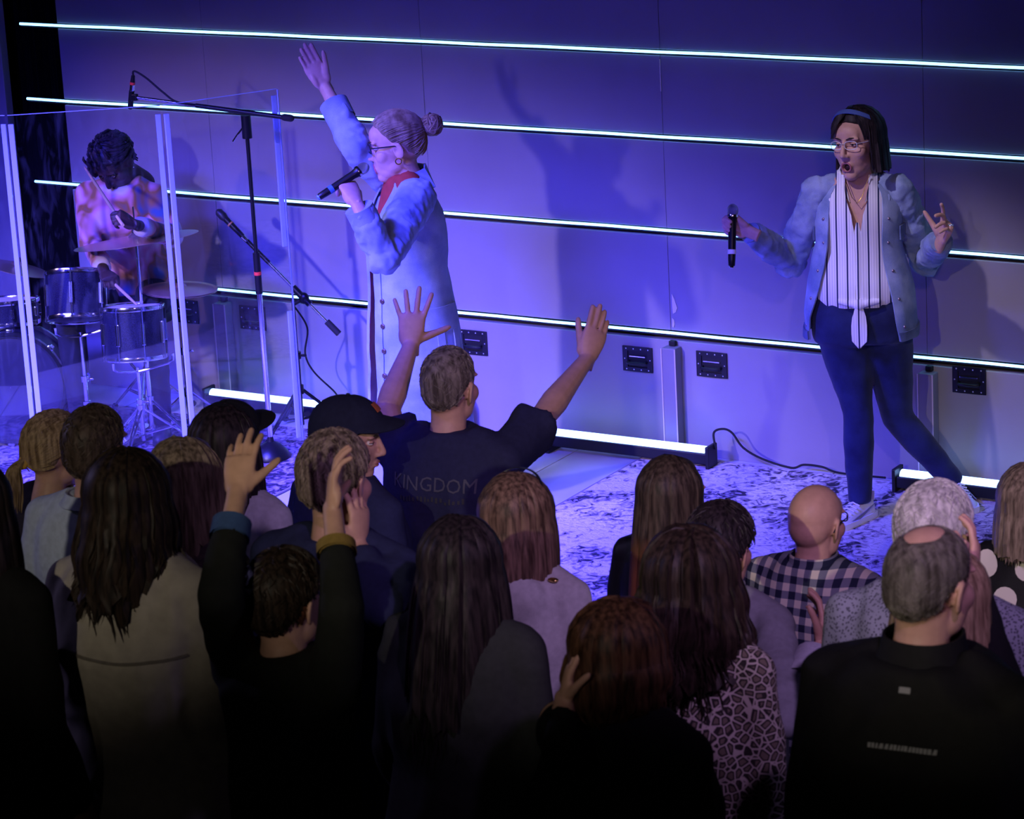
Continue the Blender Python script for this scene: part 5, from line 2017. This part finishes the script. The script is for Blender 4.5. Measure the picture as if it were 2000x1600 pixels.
def cap_on(p, m, m_brim=None, patch=None, flat=0.0, turn=0.0):
    """Baseball cap: crown panels over the scalp, curved brim, button and, if given, a patch."""
    g = []
    for i in range(11):
        r = []
        for j in range(49):
            ph = -180 + 360 * j / 48 - turn
            th = 1 + (lerp_tab(abs(((ph + turn + 180) % 360) - 180), ((0, 62), (90, 84), (180, 100))) - 1) * i / 10
            r.append(p.HM @ skull(ph, th, .021 + .008 * math.sin(PI * min(1, th / 80)) * (1 if abs(ph) < 60 else .4)))
        g.append(r)
    o = sheet([list(reversed(r)) for r in g], .006).build('cap', m, p.root)
    b = []
    for i in range(8):
        q = i / 7
        row = []
        for j in range(21):
            ph = -58 + 116 * j / 20
            e = skull(ph - turn, 61 + 8 * (abs(ph) / 60) ** 2, .024)
            out = Vector((math.sin(math.radians(ph * .45 - turn)), math.cos(math.radians(ph * .45 - turn)), -.18))
            k = (1 - (abs(ph) / 58) ** 2.4)
            row.append(p.HM @ (e + out * .072 * q * k + Vector((0, 0, -.012 * (abs(ph) / 58) ** 2 * q))))
        b.append(row)
    sheet(b, -.004).build('brim', m_brim or m, o)
    MB().ellip(tuple(p.HM @ skull(0, 1, .026)), (.007, .007, .004), None, 10, 6).build('button', m, o)
    if patch:
        gg = [[p.HM @ skull(-turn - 12 + 24 * j / 6, 38 + 14 * i / 4, .034) for j in range(7)] for i in range(5)]
        sheet([list(reversed(r)) for r in gg], .002).build('patch', patch, o)
    return o


def project_print(p, target, shapes, zc, m, name='print', offset=.003, rise=0.0, xc=0.0):
    """Lay flat outlines (x, z) onto the back of a garment."""
    me = target.data
    bvh = BVHTree.FromPolygons([v.co.copy() for v in me.vertices], [tuple(f.vertices) for f in me.polygons])
    vs, fs = shapes
    out = MB()
    ok = []
    for x, z in vs:
        hit = bvh.ray_cast(Vector((x + xc, -1.0, zc + z + rise * x)), Vector((0, 1, 0)))[0]
        ok.append(hit if hit is not None else Vector((x, -.15, zc + z)))
    n = len(ok)
    V = [q + Vector((0, -offset, 0)) for q in ok] + [q + Vector((0, .002, 0)) for q in ok]
    out.add(V, [tuple(f) for f in fs])
    return out.build(name, m, target, smooth=False)


def text_shape(txt, size):
    cu = bpy.data.curves.new('lettering', 'FONT')
    cu.body, cu.size, cu.align_x, cu.align_y = txt, size, 'CENTER', 'CENTER'
    cu.resolution_u = 2
    o = bpy.data.objects.new('lettering', cu)
    col.objects.link(o)
    me = bpy.data.meshes.new_from_object(o.evaluated_get(bpy.context.evaluated_depsgraph_get()))
    bm = bmesh.new()
    bm.from_mesh(me)
    bmesh.ops.triangulate(bm, faces=bm.faces[:])
    bmesh.ops.subdivide_edges(bm, edges=[e for e in bm.edges if e.calc_length() > size * .25], cuts=2)
    bmesh.ops.triangulate(bm, faces=bm.faces[:])
    bm.verts.index_update()
    vs = [(v.co.x, v.co.y) for v in bm.verts]
    fs = [[v.index for v in f.verts] for f in bm.faces]
    bm.free()
    bpy.data.objects.remove(o)
    return vs, fs


def gingham(name, scale, light, mid, dark, sx=1.0):
    m = mat(name, light, 0.9, spec=0.15)
    nt = m.node_tree
    b = nt.nodes['Principled BSDF']
    tc = nt.nodes.new('ShaderNodeTexCoord')
    outs = []
    for axis in ('X', 'Z'):
        w = nt.nodes.new('ShaderNodeTexWave')
        w.bands_direction = axis
        w.inputs['Scale'].default_value = scale
        w.inputs['Distortion'].default_value = 0.4
        w.inputs['Detail Scale'].default_value = 0.4
        g = nt.nodes.new('ShaderNodeMath')
        g.operation = 'GREATER_THAN'
        g.inputs[1].default_value = 0.5
        nt.links.new(tc.outputs['Object'], w.inputs['Vector'])
        nt.links.new(w.outputs['Fac'], g.inputs[0])
        outs.append(g.outputs[0])
    a = nt.nodes.new('ShaderNodeMath')
    a.operation = 'MULTIPLY_ADD'
    a.inputs[1].default_value = 0.4
    s2 = nt.nodes.new('ShaderNodeMath')
    s2.operation = 'MULTIPLY'
    s2.inputs[1].default_value = 0.4
    nt.links.new(outs[0], a.inputs[0])
    nt.links.new(outs[1], s2.inputs[0])
    nt.links.new(s2.outputs[0], a.inputs[2])
    r = nt.nodes.new('ShaderNodeValToRGB')
    r.color_ramp.interpolation = 'CONSTANT'
    e = r.color_ramp.elements
    e[0].position, e[0].color = 0.0, (*light, 1)
    e[1].position, e[1].color = 0.7, (*dark, 1)
    q = e.new(0.3)
    q.color = (*mid, 1)
    nt.links.new(a.outputs[0], r.inputs['Fac'])
    nt.links.new(r.outputs['Color'], b.inputs['Base Color'])
    return m


def voro(name, scale, stops, feature='DISTANCE_TO_EDGE', rnd=1.0, const=True):
    m = mat(name, (0.5, 0.5, 0.5), 0.9, spec=0.12)
    nt = m.node_tree
    b = nt.nodes['Principled BSDF']
    tc = nt.nodes.new('ShaderNodeTexCoord')
    v = nt.nodes.new('ShaderNodeTexVoronoi')
    v.feature = feature
    v.inputs['Scale'].default_value = scale
    v.inputs['Randomness'].default_value = rnd
    nt.links.new(tc.outputs['Object'], v.inputs['Vector'])
    r = nt.nodes.new('ShaderNodeValToRGB')
    r.color_ramp.interpolation = 'CONSTANT' if const else 'LINEAR'
    e = r.color_ramp.elements
    e[0].position, e[0].color = stops[0][0], (*stops[0][1], 1)
    e[1].position, e[1].color = stops[-1][0], (*stops[-1][1], 1)
    for p_, c in stops[1:-1]:
        q = e.new(p_)
        q.color = (*c, 1)
    nt.links.new(v.outputs['Distance'], r.inputs['Fac'])
    nt.links.new(r.outputs['Color'], b.inputs['Base Color'])
    return m


G = 'crowd standing in front of the stage'


def finish(p, pants=None, shoes=True):
    p.pants(pants or c_jean)
    if shoes:
        p.shoes(m_shoe)


# A: dark figure cut off at the left picture edge
p = crowd('person in black with long black hair, cut off at the left picture edge', -72, 905, 820, fem=True, skin='tan', group=G)
p.body(); p.top(c_black, 'jacket', .022, .80); finish(p); p.hair(hair_long, hd_black, L=.30, seed=11, flare=.02)

# B: girl with blonde ponytail
p = crowd('girl with a blonde ponytail behind the man in the pale blue shirt', 90, 806, 655, yaw=-12, fem=True, group=G, hs=.96, head=(0, 6, 0), lift=.010)
p.body(); p.top(cloth_mat('dark_print_dress', (.035, .03, .035)), 'dress', .012, .55); finish(p); p.hair(ponytail, hd_blonde, tie=(-.012, -.112, -.022), L=.15)
p.hair(lambda mb: mb.torus((0, 0, 0), .016, .007, T(-.012, -.120, -.018) @ rot('X', 70), 18, 8), mat('yellow_band', (.6, .35, .06), .7), 'hair_tie')

# C: man in pale blue shirt
p = crowd('man with short brown hair in a pale blue shirt', 170, 793, 712, yaw=4, group=G, head=(0, -4, 3), lift=.014)
p.body(); p.top(cloth_mat('pale_blue_cloth', (.48, .56, .72)), 'shirt', .014, .84, .42, collar=.025); finish(p)
p.hair(hair_short, hair_mat('buzz_brown', (.035, .024, .020), (.10, .07, .06)), thick=.006, top=.016, strands=900, slen=.02, seed=21)

# E: girl with half-up braided hair
p = crowd('girl with light brown half-up hair and a ribbon', 350, 858, 745, yaw=-6, fem=True, group=G, hs=.97, lift=.014)
p.body(); p.top(cloth_mat('brown_print', (.12, .09, .085), color2=(.05, .04, .05), scale=45), 'dress', .012, .55); finish(p)
p.hair(hair_long, hd_light, L=.17, seed=31, groove=.008, flare=.004, srad=.003, strands=520, ragged=.3)
def knot(mb):
    rnd = random.Random(6)
    for k in range(60):
        a0 = rnd.uniform(0, 2 * PI)
        r = .020 * rnd.uniform(.6, 1.1)
        c = Vector((rnd.uniform(-.012, .012), -.118, .050))
        mb.tube([c + Vector((math.cos(a0 + i * .5) * r, -.010 * math.sin(i), math.sin(a0 + i * .5) * r)) for i in range(8)], [.001] + [.0045] * 6 + [.001], 5, cap=False)
    for s in (-1, 1):
        for q in range(14):
            mb.tube([skull(s * (70 + 110 * i / 7), 52 + 8 * math.sin(i + q) * .3 + q * .8, .021 + .003 * math.sin(i * 2.2 + q)) for i in range(8)], .0035, 4)
p.hair(knot, hd_light, 'braid')
g = [[p.HM @ Vector((.035 + x, -.125 - .01 * i / 6, .02 - .10 * i / 6)) for x in (-.005, .005)] for i in range(7)]
sheet(g, .002).build('ribbon', mat('cream_ribbon', (.7, .65, .6), .6), p.root)

# F: black cap and long dark hair
p = crowd('person in a black cap with long dark hair and a white top', 432, 783, 680, yaw=2, fem=True, group=G, lift=.028, head=(-8, 0, 0))
p.body(); p.top(cloth_mat('white_knit', (.62, .64, .70)), 'shirt', .014, .84); finish(p)
p.hair(hair_long, hd_black, L=.36, seed=41, flare=.018, drape=.03, strands=420); cap_on(p, cloth_mat('black_cap', (.012, .013, .018)), patch=None)

# D: woman in beige jacket
p = crowd('woman with long dark hair in a beige jacket', 238, 879, 805, yaw=3, fem=True, sw=1.12, girth=1.06, group=G, lift=.014, head=(4, 0, 0))
p.body(); jo = p.top(cloth_mat('beige_wool', (.44, .40, .345), scale=30), 'jacket', .034, .66, 1.0, 1.10, .010, collar=.045); finish(p)
p.hair(hair_long, hd_dark, L=.23, seed=51, flare=.022, drape=.045, wave=.010, strands=560, ragged=.35, groove=.006)
sy = MB()                                                     # seam of the back yoke
bv = BVHTree.FromPolygons([v.co.copy() for v in jo.data.vertices], [tuple(f.vertices) for f in jo.data.polygons])
pts = []
for i in range(25):
    x = -.20 + .40 * i / 24
    h = bv.ray_cast(Vector((x, -1, p.zs - .135 - .004 * math.cos(i * .4))), Vector((0, 1, 0)))[0]
    if h:
        pts.append(h + Vector((0, -.001, 0)))
sy.tube(pts, .0045, 6)
sy.build('yoke_seam', cloth_mat('beige_seam', (.20, .18, .155)), jo)
def curls(mb):
    for s, x0, z0, r in ((1, .005, -.36, .030), (-1, .045, -.34, .034)):
        mb.tube([Vector((x0 + s * .01 * i / 9 + r * (1 - math.cos(i * .38)) * -s, -.150 - .004 * i, z0 - .085 * math.sin(i * .20))) for i in range(10)], [.010, .010, .009, .008, .007, .006, .005, .004, .003, .001], 6)
p.hair(curls, hd_dark, 'curl')

# I: man in navy cap looking right
p = crowd('man in a navy baseball cap and navy t-shirt turned to the right', 664, 773, 652, yaw=-16, group=G, lift=.026, head=(-52, 6, 0), sw=1.04, girth=1.1)
p.body(bare=('R', 'L')); p.top(c_navy, 't_shirt', .016, .84, .40, 1.05); finish(p)
p.hair(hair_short, hd_ash, thick=.006, strands=350, slen=.015, seed=61); p.face(hd_ash)
cap_on(p, cloth_mat('navy_cap', (.018, .022, .05)), None, mat('orange_patch', (.45, .12, .05), .7))

# H: man with short grey-brown hair
p = crowd('man with cropped grey-brown hair in a navy shirt, hand lifted', 640, 846, 770, yaw=2, group=G, lift=.016, sw=1.05, girth=1.05, head=(0, 5, -3))
p.arm('R', at_scale(748, 1190, 790), at_scale(700, 1068, 770), 'cup', Vector((-.05, .25, 1)), cam_dir * .5 - cam_left * .8)
p.body(bare=('R',)); p.top(c_navy, 'shirt', .016, .84, .92, 1.05, .006); finish(p)
p.hair(hair_short, hd_ash, thick=.013, top=.020, strands=1500, slen=.030, srad=.0026, seed=71, lump=.4)

# J: man with both arms raised
p = crowd('man with both bare arms raised, wearing a navy lettered t-shirt', 868, 680, 632, yaw=6, group=G, lift=.012, sw=1.06, girth=1.04, head=(-4, 0, 0))
Dj = 632
p.arm('L', at_scale(757, 800, Dj - 12), at_scale(802, 676, Dj - 26), 'wide', at_scale(806, 600, Dj - 26) - at_scale(802, 676, Dj - 26), cam_dir)
p.arm('R', at_scale(1062, 812, Dj - 16), at_scale(1146, 702, Dj - 34), 'blade', at_scale(1170, 630, Dj - 36) - at_scale(1146, 702, Dj - 34), cam_dir * .9 - cam_left * .3)
p.body(bare=('R', 'L'), hand_s=1.08); jt = p.top(cloth_mat('navy_jersey', (.024, .026, .075)), 't_shirt', .016, .84, .37, 1.06, .009, hem=1.38); finish(p)
p.hair(hair_short, hair_mat('salt_hair', (.07, .055, .05), (.26, .22, .20), .7), thick=.004, top=.014, strands=700, slen=.020, srad=.0022, seed=81)
m_print = mat('faded_print', (.075, .075, .105), .85)
project_print(p, jt, text_shape('KINGDOM', .062), p.zs - .060, m_print, 'lettering')
rq = random.Random(3)
bs, bf = [], []
x = -.115
while x < .115:
    w, h = rq.uniform(.010, .018), rq.uniform(.008, .018)
    i = len(bs)
    zb = -.048 + rq.uniform(-.004, .004)
    bs += [(x, zb), (x + w * .5, zb), (x + w * .5, zb + h), (x, zb + h)]
    bf.append([i, i + 1, i + 2, i + 3])
    x += w
project_print(p, jt, (bs, bf), p.zs - .065, mat('very_faded_print', (.035, .035, .045), .85), 'worn_print')
MB().torus((0, 0, 0), .0105, .0022, T(p.arms['R'][2] + Vector(p.arms['R'][4]).normalized() * .112 + Vector((-.006, 0, 0))) , 14, 6).build('ring', m_chrome, p.root)

# G: boy with both hands up
p = crowd('boy in a dark jacket holding both hands up', 540, 1077, 850, yaw=-4, group=G, hs=.98, lift=.012, sw=.90, girth=.92)
p.arm('L', at_scale(428, 1165, 866), at_scale(463, 965, 846), 'raised', at_scale(474, 850, 840) - at_scale(463, 965, 846), cam_dir * .9 + cam_left * .25)
p.arm('R', at_scale(668, 1190, 866), at_scale(650, 1000, 846), 'cup', at_scale(652, 880, 842) - at_scale(650, 1000, 846), cam_left * .95 + cam_dir * .15)
p.body(bare=('R', 'L'), hand_s=.96, arm_g=.84); go = p.top(cloth_mat('black_green_cloth', (.016, .018, .017)), 'jacket', .016, .80, .80, 1.1, .006); finish(p)
for k, mm in (('L', cloth_mat('cuff_blue_lit', (.05, .10, .26))), ('R', cloth_mat('cuff_yellow_lit', (.28, .19, .05)))):  # cuff cloth colours stand in for blue and yellow light falling on them
    a, e, w = (Vector(v) for v in p.arms[k][:3])
    c0, c1 = e.lerp(w, .56), e.lerp(w, .66 if k == 'R' else .72)
    MB().tube([c0, c1, c1.lerp(c0, .02), c0], [.047, .046, .040, .040], 18, cap=False).build('cuff', mm, go)
p.hair(hair_short, hd_dark, thick=.014, top=.018, strands=900, slen=.03, seed=91)

# L: woman with brown bob
p = crowd('woman with a straight brown bob and a dark headband in a pale hooded top', 1003, 927, 745, yaw=2, fem=True, group=G, lift=.014, sw=1.0)
p.body(); p.top(cloth_mat('pale_grey_fleece', (.46, .46, .47)), 'hooded_top', .024, .80, 1.0, 1.08, .010, hood=True); finish(p)
p.hair(hair_long, hair_mat('copper_brown_hair', (.045, .026, .018), (.20, .125, .085)), L=.21, seed=101, flare=.014, strands=560, tuck=.01)
headband(p, mat('dark_band', (.01, .012, .02), .4), (14, 20), 88)
MB().ellip(tuple(lean_pt((.125, -.04, p.zs + .055), p.s, 0)), (.016, .010, .006)).build('strap_clip', m_gold, p.root)

# K: long black hair
p = crowd('woman with very long black hair in a dark grey top', 893, 1010, 815, yaw=0, fem=True, group=G, lift=.016, sw=1.12, girth=1.1)
p.body(); p.top(cloth_mat('charcoal_knit', (.035, .038, .042)), 'knit_top', .024, .74, 1.0, 1.08, .012); finish(p)
p.hair(hair_long, hd_black, L=.36, seed=111, flare=.03, drape=.05, strands=600, groove=.006, ragged=.25)

# M: long straight hair, copper tips
p = crowd('woman with long straight hair fading to copper tips in a black jacket', 1306, 893, 690, yaw=-6, fem=True, group=G, lift=.014, head=(-8, 2, 0))
p.body(); p.top(cloth_mat('black_leather', (.014, .014, .018), .45), 'jacket', .020, .82); finish(p)
def fade_mat():
    m = hair_mat('copper_tip_hair', (.022, .015, .012), (.085, .060, .045))
    nt = m.node_tree
    b = nt.nodes['Principled BSDF']
    src = b.inputs['Base Color'].links[0].from_socket
    tc = nt.nodes.new('ShaderNodeTexCoord')
    sp_ = nt.nodes.new('ShaderNodeSeparateXYZ')
    mr = nt.nodes.new('ShaderNodeMapRange')
    mr.inputs[1].default_value, mr.inputs[2].default_value, mr.inputs[3].default_value, mr.inputs[4].default_value = 1.40, 1.28, 0, 1
    mx = nt.nodes.new('ShaderNodeMix')
    mx.data_type = 'RGBA'
    mx.inputs[7].default_value = (.26, .095, .04, 1)
    nt.links.new(tc.outputs['Object'], sp_.inputs[0])
    nt.links.new(sp_.outputs['Z'], mr.inputs[0])
    nt.links.new(mr.outputs[0], mx.inputs[0])
    nt.links.new(src, mx.inputs[6])
    nt.links.new(mx.outputs[2], b.inputs['Base Color'])
    return m
p.hair(hair_long, fade_mat(), L=.30, seed=121, flare=.006, off=.012, strands=560, drape=.03)

# N: dark-haired man in grey shirt
p = crowd('man with thick dark hair in a grey-blue shirt with rolled sleeves', 1398, 984, 745, yaw=0, skin='tan', group=G, lift=.020, head=(0, 6, 0))
p.arm('R', at_scale(1535, 1405, 775), at_scale(1604, 1262, 752), 'cup', Vector((-.2, .5, .8)), -cam_left)
p.body(bare=('R',)); so2 = p.top(cloth_mat('grey_blue_cloth', (.22, .22, .26)), 'shirt', .018, .84, .86, 1.05, .008, collar=.03); finish(p)
a, e, w = (Vector(v) for v in p.arms['R'][:3])
MB().tube([e.lerp(w, .45), e.lerp(w, .82), e.lerp(w, .80), e.lerp(w, .45)], [.058, .056, .046, .046], 18, cap=False).build('rolled_cuff', cloth_mat('pale_cuff', (.42, .42, .50)), so2)
p.hair(hair_short, hd_black, thick=.020, top=.024, strands=800, slen=.035, seed=131)

# O: curly hair and leopard top
p = crowd('woman with dark wavy hair in a leopard print top', 1342, 1029, 845, yaw=-2, fem=True, group=G, lift=.022, sw=1.06, girth=1.08)
p.body(); p.top(voro('leopard_print', 47, ((0.0, (.46, .40, .36)), (.075, (.03, .025, .025)), (.24, (.16, .125, .10)))), 'blouse', .020, .80, 1.0, 1.06, .008); finish(p)
p.hair(hair_long, hd_dark, L=.22, seed=141, flare=.030, off=.026, wave=.016, strands=620, srad=.003, groove=.010, ragged=.35, drape=.02)

# P: auburn hair
p = crowd('person with auburn shoulder-length hair in a black top at the bottom middle', 1206, 1173, 905, yaw=-10, fem=True, group=G, lift=.018, sw=1.20, girth=1.2, head=(-6, 0, 0))
p.arm('L', at_scale(1095, 1465, 915), at_scale(1102, 1372, 905), 'cup', Vector((.1, .3, 1)), cam_left)
p.body(bare=('L',)); p.top(cloth_mat('black_wool', (.012, .012, .015)), 'sweater', .026, .78, .9, 1.08, .008); finish(p)
p.hair(hair_long, hd_auburn, L=.12, seed=151, flare=.016, off=.022, tuck=.035, strands=600, groove=.008, wave=.006)

# Q: bald man in checked shirt
p = crowd('bald man with glasses in a navy and cream checked shirt', 1587, 952, 690, yaw=0, group=G, sw=1.08, girth=1.12, head=(-6, 3, 0))
p.body(); p.top(gingham('checked_cloth', 7.5, (.60, .56, .46), (.16, .17, .22), (.016, .020, .045)), 'checked_shirt', .018, .84, .95, 1.04, .006, collar=.032); finish(p)
p.glasses(m_gl, thick=.0022)

# T: polka dot dress
p = crowd('woman with straight light brown hair in a black dress with white dots', 2014, 908, 690, yaw=14, fem=True, group=G, lift=.014, sw=1.22, girth=1.1, hs=.96)
p.body(); dress = p.top(cloth_mat('black_satin', (.010, .010, .013), .6), 'dress', .020, .60, 1.0, 1.05, .005); finish(p)
bv = BVHTree.FromPolygons([v.co.copy() for v in dress.data.vertices], [tuple(f.vertices) for f in dress.data.polygons])
m_dot = mat('white_dot', (.70, .66, .58), .8)
for r in range(9):
    for c_ in range(5):
        x, z = -.24 + c_ * .12 + (.06 if r % 2 else 0), p.zs + .03 - r * .085
        vs, ok = [], True
        for k in range(17):
            a = 2 * PI * (k - 1) / 16
            q = (x, z) if k == 0 else (x + .034 * math.cos(a), z + .034 * math.sin(a))
            h = bv.ray_cast(Vector((q[0], -1, q[1])), Vector((0, 1, 0)))[0]
            if h is None or (vs and (h - vs[0]).length > .07):
                ok = False
                break
            vs.append(h + Vector((0, -.0035, 0)))
        if ok:
            MB().add(vs, [(0, k, k % 16 + 1) for k in range(1, 17)]).build('white_dot', m_dot, dress)
p.hair(hair_long, hd_light, L=.13, seed=171, flare=.008, strands=560)

# R: white-haired man
p = crowd('white-haired man in a speckled grey-blue shirt', 1818, 944, 835, yaw=2, group=G, lift=.016, sw=1.12, girth=1.12, head=(-4, 2, 0))
p.body(); p.top(voro('speckled_cloth', 130, ((0.0, (.09, .095, .12)), (.38, (.26, .28, .34))), 'F1'), 'shirt', .020, .82, 1.0, 1.05, .009); finish(p)
p.hair(hair_short, hd_white, thick=.014, top=.018, strands=1300, slen=.022, seed=181)

# U: long blonde hair between the white-haired and the balding man
p = crowd('woman with long straight blonde hair and one hand raised', 1836, 1078, 900, yaw=0, fem=True, group=G, lift=.014, sw=.95, head=(0, 10, 0))
p.arm('R', at_scale(1930, 1275, 895), at_scale(1899, 1128, 872), 'cup', at_scale(1910, 1010, 866) - at_scale(1899, 1128, 872), cam_dir * .3 - cam_left)
p.body(bare=('R',), hand_s=.86); p.top(c_black, 'shirt', .016, .84, .96); finish(p)
p.hair(hair_long, hd_blonde, L=.26, seed=191, flare=.010, strands=520, drape=.02)
wa = thing('wrist_watch', 'dark wrist watch with a lit blue face on the raised hand', 'watch', p.W @ (Vector(p.arms['R'][1]).lerp(Vector(p.arms['R'][2]), .90)))
wd = (p.W.to_3x3() @ (Vector(p.arms['R'][2]) - Vector(p.arms['R'][1]))).normalized()
MB().torus((0, 0, 0), .031, .006, frame_mat((0, 0, 0), wd, (1, 0, 0)), 22, 8).build('strap', m_rubber, wa)
fd = (cam_dir - wd * cam_dir.dot(wd)).normalized()
MB().box((0, 0, 0), (.026, .030, .008), frame_mat(fd * .035, fd, wd), .003).build('case', m_blackmetal, wa, smooth=False)
MB().box((0, 0, .0045), (.016, .020, .001), frame_mat(fd * .035, fd, wd)).build('lit_face', mat('watch_glow', (.1, .2, .6), .3, emis=(.25, .5, 1.0), estr=2.0), wa, smooth=False)

# S: balding man nearest the camera
p = crowd('balding grey-haired man in a black jacket with a line of print across the back', 1803, 1034, 960, yaw=-4, group=G, lift=.004, sw=1.14, girth=1.12, head=(-8, 4, 0))
p.body(); jo = p.top(cloth_mat('black_softshell', (.011, .011, .013), .75), 'jacket', .030, .78, 1.0, 1.05, .007, collar=.052); finish(p)
def crown(ph):
    return lerp_tab(abs(ph), ((0, 17), (90, 20), (180, 38)))
p.hair(hair_short, hair_mat('iron_grey_hair', (.050, .042, .036), (.17, .15, .135), .8), thick=.004, line=HAIRLINE, start=crown, strands=2400, slen=.020, srad=.0013, seed=201)
m_refl = mat('reflective_print', (.32, .32, .36), .6)
rq = random.Random(8)
bs, bf = [], []
x = -.077
while x < .077:
    w = rq.uniform(.007, .013)
    i = len(bs)
    bs += [(x, -.005), (x + w * .8, -.005), (x + w * .8, .005), (x, .005)]
    bf.append([i, i + 1, i + 2, i + 3])
    if rq.random() < .6:
        bs[i + 3] = (x + w * .3, .005)
    x += w
project_print(p, jo, (bs, bf), p.zs - .063, m_refl, 'printed_line', rise=.05, xc=.03)
project_print(p, jo, ([(-.012, -.006), (.012, -.006), (.012, .006), (-.012, .006)], [[0, 1, 2, 3]]), p.zs + .050, m_refl, 'logo_tab', xc=.02)
